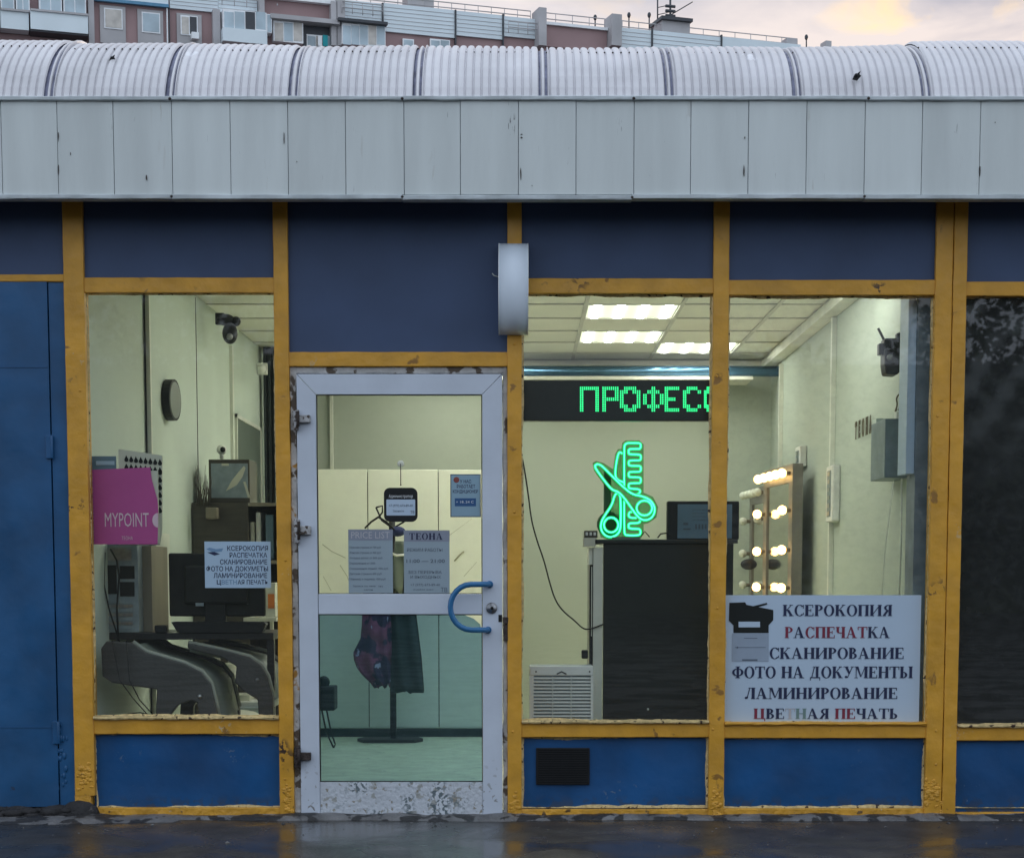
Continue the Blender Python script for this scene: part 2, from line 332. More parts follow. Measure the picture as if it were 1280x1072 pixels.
# ---- lettering
_tc = {}
def text_poly(s, bold=0.):
    key = (s, bold)
    if key in _tc: return _tc[key]
    c = bpy.data.curves.new('t', 'FONT'); c.body = s; c.size = 1; c.offset = bold; c.resolution_u = 2
    o = bpy.data.objects.new('t', c); COL.objects.link(o)
    me = o.to_mesh(); v = [(a.co.x, a.co.y) for a in me.vertices]; f = [tuple(p.vertices) for p in me.polygons]
    o.to_mesh_clear(); bpy.data.objects.remove(o); bpy.data.curves.remove(c)
    _tc[key] = (v, f); return v, f
def text(mb, s, x0, y0, x1, y1, Y, bold=.01, asc=True):
    """lettering of cap height y0..y1 px spanning x0..x1 px on the plane Y"""
    v, f = text_poly(s, bold)
    if not v: return
    X0, X1, Z0, Z1 = rect(x0, y0, x1, y1, Y)
    a, b = min(p[0] for p in v), max(p[0] for p in v)
    lo, hi = (0, .72) if asc else (min(p[1] for p in v), max(p[1] for p in v))
    mb.add([(X0 + (p[0] - a) / (b - a) * (X1 - X0), Y, Z0 + (p[1] - lo) / (hi - lo) * (Z1 - Z0)) for p in v], f)
def R_(x0, y0, x1, y1): return [(x0, y0), (x1, y0), (x1, y1), (x0, y1)]
def V_(x): return [R_(x - .012, 0, x + .215, 1), R_(x - .07, 0, x + .27, .055), R_(x - .07, .945, x + .27, 1)]
def L_(x0, y0, x1, y1, w): return [[(x0 - w / 2, y0), (x0 + w / 2, y0), (x1 + w / 2, y1), (x1 - w / 2, y1)]]
def E_(cx, cy, rx, ry, a0=0, a1=360, tx=.19, ty=.06):
    k = max(6, int(abs(a1 - a0) / 15)); r = []
    for i in range(k):
        p, q = math.radians(a0 + (a1 - a0) * i / k), math.radians(a0 + (a1 - a0) * (i + 1) / k)
        r.append([(cx + rx * math.cos(p), cy + ry * math.sin(p)), (cx + rx * math.cos(q), cy + ry * math.sin(q)), (cx + (rx - tx) * math.cos(q), cy + (ry - ty) * math.sin(q)), (cx + (rx - tx) * math.cos(p), cy + (ry - ty) * math.sin(p))])
    return r
GL = {
 'П': (.87, V_(.07) + V_(.6) + [R_(.07, .93, .8, 1)]),
 'Р': (.68, V_(.07) + E_(.27, .73, .38, .27, -90, 90)),
 'К': (.86, V_(.07) + L_(.25, .45, .66, .97, .08) + L_(.40, .56, .68, .03, .21) + [R_(.52, .945, .8, 1), R_(.5, 0, .86, .055)]),
 'С': (.76, E_(.41, .5, .4, .52, 42, 318) + [R_(.67, .66, .73, 1), R_(.68, .1, .74, .3)]),
 'О': (.84, E_(.42, .5, .41, .52)),
 'Е': (.72, V_(.07) + [R_(.27, .93, .65, 1), R_(.27, .47, .5, .54), R_(.27, 0, .68, .07), R_(.6, .74, .66, 1), R_(.63, 0, .69, .27), R_(.46, .37, .51, .64)]),
 'И': (.95, V_(.07) + V_(.68) + L_(.22, .12, .73, .88, .08)),
 'Я': (.78, V_(.5) + E_(.5, .73, .38, .27, 90, 270) + L_(.12, .03, .42, .52, .2) + [R_(0, 0, .28, .055)]),
 'А': (.92, L_(.12, 0, .40, 1, .07) + [[(.34, 1), (.48, 1), (.83, 0), (.58, 0)], R_(.2, .3, .62, .36), R_(0, 0, .25, .055), R_(.5, 0, .92, .055)]),
 'Ч': (.8, V_(.53) + [R_(.07, .6, .27, 1), R_(0, .945, .34, 1)] + E_(.33, .62, .26, .2, 180, 300, .19, .08) + [R_(.38, .42, .53, .5)]),
 'Т': (.78, [R_(.29, 0, .49, 1), R_(.2, 0, .58, .055), R_(0, .93, .78, 1), R_(0, .7, .06, 1), R_(.72, .7, .78, 1)]),
 'Н': (.87, V_(.07) + V_(.6) + [R_(.27, .47, .6, .54)]),
 'В': (.7, V_(.07) + E_(.27, .75, .30, .25, -90, 90) + E_(.27, .27, .38, .27, -90, 90)),
 'Ф': (.94, [R_(.37, 0, .57, 1), R_(.28, 0, .66, .055), R_(.28, .945, .66, 1)] + E_(.47, .5, .46, .34)),
 'Д': (.88, [R_(.5, .07, .7, 1), R_(.25, .945, .77, 1), R_(.03, 0, .85, .08), R_(.03, -.2, .09, 0), R_(.79, -.2, .85, 0)] + L_(.17, .07, .38, 1, .07)),
 'У': (.85, [[(.1, 1), (.32, 1), (.56, .42), (.42, .34)], R_(0, .945, .4, 1), R_(.58, .945, .85, 1)] + L_(.32, .02, .73, 1, .07) + E_(.22, .1, .11, .1, 0, 360, .1, .09)),
 'М': (1.09, [R_(.1, 0, .16, 1), R_(0, 0, .27, .055), R_(0, .945, .24, 1), [(.1, 1), (.3, 1), (.56, .1), (.47, .1)]] + V_(.82) + L_(.51, .1, .86, 1, .06)),
 'Ь': (.68, V_(.07) + E_(.27, .27, .36, .27, -90, 90)),
 'Ы': (1.05, V_(.07) + E_(.27, .27, .34, .27, -90, 90) + V_(.78)),
 'Л': (.82, V_(.55) + L_(.2, .1, .38, 1, .07) + [R_(.28, .945, .76, 1)] + E_(.12, .1, .12, .1, 0, 360, .11, .09)),
 'Ц': (.93, V_(.07) + V_(.6) + [R_(.07, 0, .9, .07), R_(.85, -.2, .92, .07)]),
 ' ': (.35, []),
}
def serif(m, s, x0, y0, x1, y1, Y, parent, gap=.05):
    """m: material name, or a function letter index -> material name; each letter is a part"""
    tot = sum(GL[c][0] + gap for c in s) - gap; X0, X1, Z0, Z1 = rect(x0, y0, x1, y1, Y); k = (X1 - X0) / tot; x = X0
    for i, c in enumerate(s):
        if GL[c][1]:
            mb = MB()
            for j, poly in enumerate(GL[c][1]):
                mb.add([(x + p[0] * k, Y - .00004 * (j % 9), Z0 + p[1] * (Z1 - Z0)) for p in poly], [tuple(range(len(poly)))])
            part('letter', mb, m(i) if callable(m) else m, parent)
        x += (GL[c][0] + gap) * k
# ================================================================== GROUND
g = MB()
g.add([(-160, -60, 0), (160, -60, 0), (160, -.02, 0), (-160, -.02, 0)], [(0, 1, 2, 3)])
g.add([(-160, -.02, -.004), (160, -.02, -.004), (160, 260, -.004), (-160, 260, -.004)], [(0, 1, 2, 3)])
struct('ground', g, 'asphalt')
# broken concrete lip along the foot of the wall
lip = MB(); N = 240
def rn(x, s): return .5 + .5 * math.sin(x * s + 3 * math.sin(x * s * .37 + 1)) * math.cos(x * s * .71)
v = []
for i in range(N + 1):
    x = -3.6 + 7.4 * i / N; wd = .05 + .075 * rn(x, 2.3) + random.uniform(-.006, .006) + (.10 if x < -1.6 else 0); h = .010 + .012 * rn(x, 9) + random.uniform(0, .003)
    v += [(x, -wd, .0005), (x, -wd * .8, h * .6 + random.uniform(0, .004)), (x, -wd * .4, h + random.uniform(0, .004)), (x, .03, h + .004)]
f = []
for i in range(N):
    for j in range(3): a = i * 4 + j; f.append((a, a + 4, a + 5, a + 1))
lip.add(v, f, True)
struct('pavement_lip', lip, 'concrete')
grit = MB()
for k in range(420):
    x = random.uniform(-3.2, 3.4); y = -.06 - abs(random.gauss(0, .35)); rr = random.uniform(.0015, .005)
    if random.random() < .06: rr *= 2.2
    grit.add([(x - rr, y, .001), (x, y - rr, .001), (x + rr * 1.3, y + rr * .3, .001), (x + rr * .2, y + rr, .001), (x, y, rr * .9)], [(0, 1, 4), (1, 2, 4), (2, 3, 4), (3, 0, 4)])
part('grit', grit, 'concrete', kind='stuff', label='pale grit scattered on the wet asphalt in front of the pavilion')

# ================================================================== PAVILION
pav = thing('shop_pavilion', 'blue and mustard glazed shop pavilion under a rounded corrugated roof', 'pavilion', (0, 0, 0))
postA = [(72, 103, 252, 347)]
def X(px, py=700, Y=0.): return at(px, py, Y).x
def Z(py, px=640, Y=0.): return at(px, py, Y).z
TOP = 3.05
def post(x0, x1, z0, z1, m='yellow', y0=-.012): return part('frame_post', MB().bar(x0, x1, y0, .07, z0, z1), m, pav)
def rail(x0, x1, z0, z1, m='yellow', y0=-.004): return part('frame_rail', MB().bar(x0, x1, y0, .066, z0, z1), m, pav)
A0, A1 = X(88), X(113); B0, B1 = X(346.5), X(364.5); C0, C1 = X(634.3), X(652); D0, D1 = X(888), X(907.5); E0, E1 = X(1161.5), X(1200)
post(A0, A1, .11, TOP); part('frame_post', MB().bar(A0 + .002, A1 - .02, -.010, .07, .03, .112, jit=.006), 'yellow_low', pav)
part('post_foot_grime', MB().sphere((A0 + .02, -.01, .02), .075, 12, 6, (1.3, .6, .9)).sphere((A0 - .08, -.0, .01), .08, 12, 6, (1.3, .5, .7)), 'dirt', pav)
post(B0, B1, .0, TOP); post(C0, C1, .0, TOP); post(D0, D1, .0, TOP)
Es = X(1183)
post(E0, Es - .0015, .0, TOP); post(Es + .0015, E1, .0, TOP, y0=-.016)
# blistered paint lumps at post feet
for cx, cz, w in ((X(1171), .12, .038), (X(1190), .06, .032), (X(101), .2, .035), (X(897), .05, .026), (X(643), .04, .026), (X(356), .10, .024)):
    mb = MB()
    for k in range(46): mb.sphere((cx + max(-w * .9, min(w * .9, random.gauss(0, w * .5))), -.012, cz + random.gauss(0, .035)), random.uniform(.004, .011), 7, 4, (random.uniform(.8, 1.8), .30, random.uniform(.5, 1.3)))
    part('paint_blister', mb, 'yellow_low', pav, kind='stuff')
# rivets on posts
for px, py in ((8, 0), (15, 520), (357, 700), (643, 430), (643, 640), (896, 470), (897, 760), (1170, 913), (1170, 955), (1172, 520), (100, 488), (1192, 380), (641, 914), (891, 911)):
    if px < 20: continue
    p = at(px, py, -.012); part('rivet', MB().sphere(p, .0065, 8, 5, (1, .5, 1)), 'yellow_low', pav)
XL, XR = -3.4, 3.6
# bays:  (x0, x1, rails[(ytop, ybot)], blue panels[(ytop, ybot)], glass(ytop, ybot))
def zz(yt, yb, xm): return at(xm, yb).z, at(xm, yt).z
bays = [
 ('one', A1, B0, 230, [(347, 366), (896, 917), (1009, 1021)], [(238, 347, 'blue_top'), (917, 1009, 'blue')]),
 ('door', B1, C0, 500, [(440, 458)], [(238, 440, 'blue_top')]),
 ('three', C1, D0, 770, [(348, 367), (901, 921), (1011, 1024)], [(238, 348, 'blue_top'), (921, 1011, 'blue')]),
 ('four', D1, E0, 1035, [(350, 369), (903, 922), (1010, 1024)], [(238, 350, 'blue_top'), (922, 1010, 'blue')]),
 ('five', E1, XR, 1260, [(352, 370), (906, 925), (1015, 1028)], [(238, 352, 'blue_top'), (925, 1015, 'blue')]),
]
BZ = {}
for nm, x0, x1, xm, rs, ps in bays:
    for i, (a, b) in enumerate(rs):
        z0, z1 = zz(a, b, xm); 
        if i == 2: z0 = max(z0, .002)
        rail(x0 - .001, x1 + .001, z0, z1, 'yellow_low' if i == 2 else 'yellow')
        if i == 1:   # projecting sill bead
            part('window_sill', MB().bar(x0 + .001, x1 - .001, -.022, .04, z1 - .010, z1 + .004, jit=.0022, ch=.005, step=.03), 'cream' if nm != 'four' else 'yellow', pav)
    for a, b, m in ps:
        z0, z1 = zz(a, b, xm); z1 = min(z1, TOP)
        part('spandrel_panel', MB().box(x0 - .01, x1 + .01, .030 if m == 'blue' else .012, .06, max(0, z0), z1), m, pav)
    BZ[nm] = (zz(rs[0][0], rs[0][1], xm)[0], zz(rs[1][0], rs[1][1], xm)[1] if len(rs) > 1 else 0)
# glazing with ragged putty
def ragged(x0, x1, z0, z1, w=.008, wt=None, wl=None, wr=None):
    mb = MB()
    def strip(p0, p1, inward, w):
        L = (Vector(p1) - Vector(p0)).length; k = max(4, int(L / .012)); d = (Vector(p1) - Vector(p0)) / k; iv = Vector(inward); cur = w; v = []
        for i in range(k + 1):
            cur = max(.001, min(w * 2.3, cur + random.uniform(-.35, .35) * w)); p = Vector(p0) + d * i
            v += [p, p + iv * cur + Vector((0, .002, 0)), p + Vector((0, -.004, 0))]
        f = []
        for i in range(k): a = i * 3; f += [(a + 2, a + 5, a + 4, a + 1)]
        mb.add(v, f)
    Yg = .027
    strip((x0, Yg, z1), (x1, Yg, z1), (0, 0, -1), wt or w); strip((x0, Yg, z0), (x1, Yg, z0), (0, 0, 1), w)
    strip((x0, Yg, z0), (x0, Yg, z1), (1, 0, 0), wl or w * .8); strip((x1, Yg, z0), (x1, Yg, z1), (-1, 0, 0), wr or w * .8)
    return mb
for nm, x0, x1, gm in (('one', A1, B0, 'glass'), ('three', C1, D0, 'glass'), ('four', D1, E0, 'glass_r'), ('five', E1, XR, 'glass_dark')):
    z1, z0 = BZ[nm]
    w = part('window_pane', MB().quad((x0, .034, z0), (x1, .034, z0), (x1, .034, z1), (x0, .034, z1)), gm, pav)
    part('putty_bead', ragged(x0, x1, z0, z1, .006, .006), 'cream', w)
# soft-cornered blue panels at the plinth: lumps of yellow paint running over their edges
for nm, x0, x1, xm, rs, ps in (bays[0], bays[2], bays[3], bays[4]):
    z0, z1 = zz(917 if nm == 'one' else 921, 1010, xm); mb = MB()
    mb = ragged(x0, x1, z0 + .0, z1, .007); 
    part('paint_edge', mb, 'cream', pav)
# left steel door and its surround
sd = part('steel_door', MB().box(XL, X(66.5), .0, .04, .055, Z(352)), 'blue_door', pav)
part('door_surround', MB().box(X(68), A0 + .002, .006, .05, .04, Z(352)), 'blue_door', pav)
part('weld_seam', MB().box(XL, X(64), -.0025, .001, Z(459.5), Z(457.8)), 'blue_door', sd); part('weld_seam', MB().box(XL, X(64), -.0025, .001, Z(909), Z(907.5)), 'blue_door', sd)
for a, b in ((544, 573), (901, 929)):
    part('hinge', MB().box(X(61.5), X(69.5), -.014, .002, Z(b), Z(a)).cyl((X(69), -.012, Z(b)), (X(69), -.012, Z(a)), .007, 8), 'blue_door', sd, bevel=.002)
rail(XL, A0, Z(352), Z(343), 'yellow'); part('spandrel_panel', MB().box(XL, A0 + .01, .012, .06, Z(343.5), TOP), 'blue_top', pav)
mb = MB()
for k in range(120):
    x = random.uniform(-2.75, -2.05); mb.sphere((x, random.uniform(-.05, .02), .015 + random.uniform(0, .03)), random.uniform(.012, .035), 7, 4, (1.6, .7, .6))
part('foot_debris', mb, 'dirt', pav, kind='stuff')
mb = MB()
for k in range(26):
    px = random.uniform(69, 84); py = random.uniform(905, 985); p = at(px, py, .004); mb.sphere(p, random.uniform(.004, .012), 7, 4, (.8, .3, 1.6))
part('peeling_paint', mb, 'blue_door', pav)

# ---- fascia
FY = -.24
FZ0, FZ1 = at(640, 243.5, FY).z, at(640, 125.5, FY).z
seams = [-12 + .0, 2, 72, 142, 215, 288, 360, 432, 505, 575.5, 648, 720, 792.5, 863.5, 935.5, 1008, 1081, 1152.5, 1225, 1298, 1370]
seams = [-142, -70] + seams[1:]
for i in range(len(seams) - 1):
    x0, x1 = X(seams[i], 185, FY) + .0012, X(seams[i + 1], 185, FY) - .0012; dy = random.uniform(-.002, .002)
    part('fascia_panel', MB().box(x0, x1, FY + dy, FY + .03, FZ0, FZ1), 'fascia', pav, bevel=.0025)
part('fascia_backing', MB().box(-3.4, 3.7, FY + .012, FY + .034, FZ0 + .004, FZ1 - .004), 'roof_dark', pav)
# bottom trim in lengths with a small step and bend
ks = [-140, 215, 503, 790, 1080, 1380]
for i in range(len(ks) - 1):
    x0, x1 = X(ks[i], 247, FY), X(ks[i + 1], 247, FY); z = at(640, 249.5, FY).z + random.uniform(-.003, .002)
    part('fascia_trim', MB().bar(x0 + .001, x1 - .001, FY - .012, FY + .05, z, z + .020, jit=.0012), 'trim', pav)
    part('trim_joint', MB().sphere((x1, FY - .012, z + .01), .0055, 8, 5, (1.2, .6, 1)), 'rust', pav)
ks = [-140, 213, 503, 792, 1085, 1380]
for i in range(len(ks) - 1):
    x0, x1 = X(ks[i], 122, FY), X(ks[i + 1], 122, FY); z = at(640, 126.5, FY).z + random.uniform(-.002, .002)
    part('eaves_trim', MB().bar(x0 + .001, x1 - .001, FY - .016, FY + .04, z, z + .018, jit=.0012), 'trim', pav)
    part('trim_joint', MB().sphere((x1, FY - .016, z + .006), .0065, 8, 5, (1.1, .6, 1)), 'rust', pav)
# scratches and dents in the fascia
for px, py, w, h in ((183, 222, 2.2, 9), (355, 172, 1.5, 16), (651, 218, 1.8, 18), (652, 172, 3, 2), (652, 168, 3, 1.5), (930, 214, 1.6, 15), (1225, 214, 1.6, 16), (73, 170, 1.4, 14), (73, 213, 1.6, 15), (371, 202, 1.5, 1.5), (931, 172, 1.4, 4), (1244, 153, 1.6, 1.6), (665, 232, 1.4, 1.4), (88, 192, 1.2, 4)):
    p = at(px, py, FY - .0035); mb = MB(); k = 7; pts = []
    for i in range(k):
        a = 2 * math.pi * i / k; r = random.uniform(.6, 1.1); pts.append((p.x + math.cos(a) * r * w * .0018, p.z + math.sin(a) * r * h * .0018))
    mb.prism(pts, FY - .0035, FY - .001); part('scratch', mb, 'rust', pav)
# soffit, wall head and brackets
part('soffit', MB().box(-3.4, 3.7, FY + .035, -.02, 2.90, 2.92), 'trim', pav)
# ---- vaulted corrugated roof
gaps = [-95, 60, 212, 366, 522, 680, 838, 998, 1160, 1318, 1476]
rz0 = at(640, 124, FY).z; RA, RB = .60, .398
def vault(x0, x1, ribs, dz, depth, a1=180., rscale=1., seg=22, skew=0.):
    prof = []; w = (x1 - x0) / ribs
    for r in range(ribs):
        b = x0 + r * w; prof += [(b, 0), (b + .10 * w, 0), (b + .24 * w, depth * .85), (b + .42 * w, depth * 1.1), (b + .68 * w, depth * 1.05), (b + .88 * w, depth * .8)]
    prof.append((x1, 0)); v = []; k = len(prof)
    for i in range(seg + 1):
        a = math.radians(a1 * i / seg); ca, sa = math.cos(a), math.sin(a)
        for x, d in prof:
            wob = .004 * math.sin(x * 5 + i * .4) + dz * sa + skew * (x - x0) * sa
            v.append((x, FY + .012 + RA - (RA * rscale + d) * ca + .13 * sa, rz0 + (RB * rscale + d + wob) * sa))
    f = [(i * k + j, i * k + j + 1, (i + 1) * k + j + 1, (i + 1) * k + j) for i in range(seg) for j in range(k - 1)]
    return MB().add(v, f)
lift = [.012, .006, .0, -.006, -.012, -.010, -.014, -.018, .0, .028, .02]
for i in range(len(gaps) - 1):
    x0, x1 = X(gaps[i], 122, FY), X(gaps[i + 1], 122, FY)
    dzi = [.030, .012, .004, -.003, -.008, -.010, -.012, -.012, .012, .02][i]; sk = [0, -.01, 0, 0, 0, 0, 0, .0, .035, .0][i]
    if i == 7: dzi, sk = -.010, .03
    if i == 8: dzi, sk = .020, .0
    part('roof_sheet', vault(x0 + .024, x1 - .024, 14, dzi, .011, skew=sk), 'roof', pav)
    part('roof_strap', vault(x1 - .034, x1 + .034, 1, dzi + (.0 if i != 7 else .010), .004, rscale=.975), 'roof_dark', pav)
    part('seam_strip', vault(x1 - .010 + random.uniform(-.004, .004), x1 + .006 + random.uniform(-.003, .003), 1, dzi + (.0 if i != 7 else .010), .012, rscale=.985), 'roof', pav)
    part('seam_strip', vault(x1 + .016, x1 + .024, 1, dzi + (.0 if i != 7 else .010), .016, rscale=.985), 'roof', pav)
    # fixing screws near the crest
    mb = MB()
    for k in range(0, 14, 1):
        x = x0 + .016 + (x1 - x0 - .032) * (k + .02) / 14; a = math.radians(47); mb.sphere((x, FY + .13 * math.sin(a) + .004 + RA - RA * math.cos(a), rz0 + (RB + dzi) * math.sin(a)), .0042, 6, 4)
    part('screw_row', mb, 'rust', pav, kind='stuff')
part('roof_deck', MB().box(-3.5, 3.8, FY + .04, 6.2, TOP + .03, rz0 - .01), 'roof_dark', pav)
# scraps lying on the roof
for px, py, lb, s in ((1070, 95, 'curled dark leaf scrap lying on the roof sheet near the right end', 1.), (140, 73, 'small dark leaf scrap lying high on the roof sheet near the left end', .7)):
    p = at(px, py, FY + (.06 if s == 1 else .2) - .03); mb = MB()
    pts = [(-.014, -.014), (.004, -.018), (.018, -.002), (.012, .004), (.016, .016), (.002, .006), (-.006, .004)]
    mb.prism([(p.x + a * s * 1.2, p.z + b * s * 1.2) for a, b in pts], p.y - .008, p.y); mb.sphere((p.x, p.y - .008, p.z), .009 * s, 8, 5)
    single('leaf_scrap', mb, 'black', lb, 'leaf', p)

# ---- entrance door
door = part('entrance_door', MB().box(X(398, 760), X(602.5, 760), .0, .045, Z(767.5), Z(742)), 'white_door', pav, bevel=.003)   # the middle rail carries the rest
xl0, xl1, xr0, xr1 = X(373.5, 740), X(397.5, 740), X(603, 740), X(628, 740); zt0, zt1, zb0, zb1 = Z(493), Z(467.5), Z(1020.5), Z(977)
zb0 = max(zb0, .006)
# mitred top rail and stiles
part('stile', MB().prism([(xl0, zb0), (xl1 - .0008, zb0), (xl1 - .0008, zt0 - .001), (xl0, zt1 - .001)], -.002, .045), 'white_door', door, bevel=.0018)
part('stile', MB().prism([(xr0 + .0008, zb0), (xr1, zb0), (xr1, zt1 - .001), (xr0 + .0008, zt0 - .001)], -.002, .045), 'white_door', door, bevel=.0018)
part('top_rail', MB().prism([(xl0 + .002, zt1), (xl1, zt0), (xr0, zt0), (xr1 - .002, zt1)], -.002, .045), 'white_door', door, bevel=.0018)
part('kick_plate', MB().box(xl1, xr0, .002, .045, zb0, zb1), 'kick', door, bevel=.002)
part('upper_glass', MB().quad((xl1, .02, Z(742)), (xr0, .02, Z(742)), (xr0, .02, zt0), (xl1, .02, zt0)), 'glass_up', door)
cx, cz = X(578, 770), Z(767.5)
part('tinted_glass', MB().add([(xl1, .02, zb1), (xr0, .02, zb1), (xr0, .02, Z(792)), (X(600, 780), .02, Z(780)), (X(592, 775), .02, Z(773)), (cx, .02, cz), (xl1, .02, cz)], [(0, 1, 2, 3, 4, 5, 6)]), 'glass_teal', door)
gk = MB()
for (a, b, c, d) in ((xl1, xr0, zt0 - .004, zt0), (xl1, xl1 + .004, zb1, zt0), (xr0 - .004, xr0, zb1, zt0), (xl1, xr0, Z(742), Z(742) + .003), (xl1, xr0, Z(767.5) - .004, Z(767.5)), (xl1, xr0, zb1, zb1 + .004)):
    gk.box(a, b, .006, .018, c, d)
part('gasket', gk, 'black', door)
# jambs
part('door_jamb', MB().bar(B1, xl0 - .003, .008, .07, .0, Z(458), jit=.0025), 'jamb', pav)
part('door_jamb', MB().bar(xr1 + .003, C0, .008, .07, .0, Z(458), jit=.0025), 'jamb', pav)
part('door_head', MB().bar(xl0 - .003, xr1 + .003, .010, .07, zt1 + .004, Z(458), jit=.002), 'jamb', pav)
part('threshold', MB().bar(B1, C0, -.012, .2, .0, .010, jit=.002), 'concrete', pav)
def hinge(px, py, h, m='rusty'):
    p = at(px, py, -.01); hg = part('door_hinge', MB().box(p.x - .036, p.x + .014, -.028, .004, p.z - h * .22, p.z + h * .26), m, door, bevel=.003)
    part('knuckle', MB().box(p.x - .062, p.x - .038, -.034, .004, p.z - h * .1, p.z + h * .62).box(p.x - .060, p.x - .040, -.03, .004, p.z - h * .7, p.z - h * .14), m, door, bevel=.003)
    part('hinge_pin', MB().cyl((p.x - .040, -.036, p.z - h * .5), (p.x - .040, -.036, p.z + h * .5), .007, 10), 'rust', door)
hinge(384, 524, .072); hinge(385, 663, .085); hinge(385, 945, .075, 'rust')
p0 = at(612, 730, 0); pts = []
for px, py, yy in ((613, 730, 0.), (609, 730, -.035), (602, 730, -.052)): pts.append(at(px, py, yy))
for i in range(13):
    a = math.radians(90 + 180 * i / 12); pts.append(at(589 + math.cos(a) * 26, 758.5 - math.sin(a) * 28.5, -.055))
for px, py, yy in ((602, 787, -.052), (608, 787, -.035), (611, 787, 0.)): pts.append(at(px, py, yy))
part('handle', MB().tube(pts, .0135, 12), 'handle', door)
for py, px in ((730, 612), (787, 610)):
    q = at(px, py, -.002); part('handle_rose', MB().cyl((q.x, -.010, q.z), (q.x, .0, q.z), .017, 14), 'handle', door)
q = at(614.5, 759.5, 0); part('lock', MB().cyl((q.x, -.010, q.z), (q.x, .0, q.z), .026, 20).cyl((q.x, -.018, q.z), (q.x, -.009, q.z), .015, 14), 'steel', door)
part('keyhole', MB().cyl((q.x + .002, -.0195, q.z), (q.x + .002, -.017, q.z), .008, 10), 'black', door)
part('latch_slot', MB().box(X(623), X(627.5), -.004, .0, Z(777), Z(768)), 'black', door)
part('strike_plate', MB().bar(X(629), X(635.5), -.012, .02, Z(800), Z(771), jit=.004).sphere((X(632), -.012, Z(778)), .01, 8, 5), 'rust', pav)
# vent grille in blue panel
vx0, vx1, vz0, vz1 = rect(670, 934, 737, 980, .03)
vent = part('vent_grille', MB().box(vx0, vx1, .018, .03, vz0, vz1), 'black', pav, bevel=.003)
mb = MB()
for i in range(16):
    z = vz0 + (vz1 - vz0) * (i + .5) / 16; mb.box(vx0 + .012, vx1 - .012, .013, .018, z - .0025, z + .0025)
part('vent_slats', mb, 'black', vent, kind='stuff')

# curved lamp housing on post
sx0, sx1 = X(623, 360, -.14), X(660.5, 360, -.14); sz0, sz1 = at(641, 417, -.06).z, at(641, 303, -.06).z
sc = thing('wall_lamp', 'curved silver wall lamp housing on the mustard post above the entrance door', 'lamp', ((sx0 + sx1) / 2, -.01, (sz0 + sz1) / 2))
def arch(x0, x1, r0, r1):
    k = 20; v = []; zc, hz = (sz0 + sz1) / 2, (sz1 - sz0) / 2
    for i in range(k + 1):
        a = math.radians(-90 + 180 * i / k); s = math.sin(a); c = math.cos(a) ** .8 if math.cos(a) > 0 else 0
        for xx in (x0, x1): v.append((xx, -.012 - (.16) * r0 * c, zc + hz * r0 * s)); v.append((xx, -.012 - .16 * r1 * c, zc + hz * r1 * s))
    f = []
    for i in range(k):
        a = i * 4; b = a + 4; f += [(a, b, b + 2, a + 2), (a + 1, a + 3, b + 3, b + 1), (a, a + 1, b + 1, b), (a + 2, b + 2, b + 3, a + 3)]
    mb = MB().add(v, f); mb.sm = [True, True, False, False] * k; return mb
part('lamp_shell', arch(sx0 + .004, sx1 - .004, 1, .965), 'sconce', sc)
part('lamp_rim', arch(sx0, sx0 + .004, 1.008, .93), 'sconce_rim', sc); part('lamp_rim', arch(sx1 - .004, sx1, 1.008, .93), 'sconce_rim', sc)
part('lamp_back', MB().box(sx0 + .02, sx1 - .02, -.02, -.012, sz0 + .02, sz1 - .02), 'sconce', sc)
part('lamp_tube', MB().cyl(((sx0 + sx1) / 2, -.07, sz0 + .08), ((sx0 + sx1) / 2, -.07, sz1 - .08), .03, 14), 'white', sc)
part('loose_wire', MB().tube([(sx0, -.02, Z(347)), (sx0 - .02, -.03, Z(346)), (sx0 - .03, -.025, Z(343))], .0025, 6), 'white', sc)

# ================================================================== ROOM
CZ = 2.8; BY = 5.5
struct('floor', MB().box(-2.3, 2.1, .21, 6.6, -.002, .012), 'floor_in')
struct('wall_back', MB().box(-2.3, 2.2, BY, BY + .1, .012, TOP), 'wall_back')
wl = MB(); wl.add([(-2.075, .07, .012), (-1.945, 1.0, .012), (-1.945, 1.0, TOP), (-2.075, .07, TOP)], [(0, 1, 2, 3)])
wl.add([(-1.945, 1.0, .012), (-1.89, 5.5, .012), (-1.89, 5.5, TOP), (-1.945, 1.0, TOP)], [(0, 1, 2, 3)])
wl.add([(-2.3, .07, .012), (-2.3, 5.6, .012), (-2.3, 5.6, TOP), (-2.3, .07, TOP)], [(0, 1, 2, 3)])
struct('wall_left', wl, 'wall')
WX = 1.945
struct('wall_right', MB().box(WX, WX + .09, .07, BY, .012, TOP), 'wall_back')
struct('side_room', MB().box(3.7, 3.8, .07, BY, .0, TOP).box(2.05, 3.75, BY - .2, BY, 0, TOP).box(-3.5, -2.3, .5, .6, 0, TOP), 'black_soft')
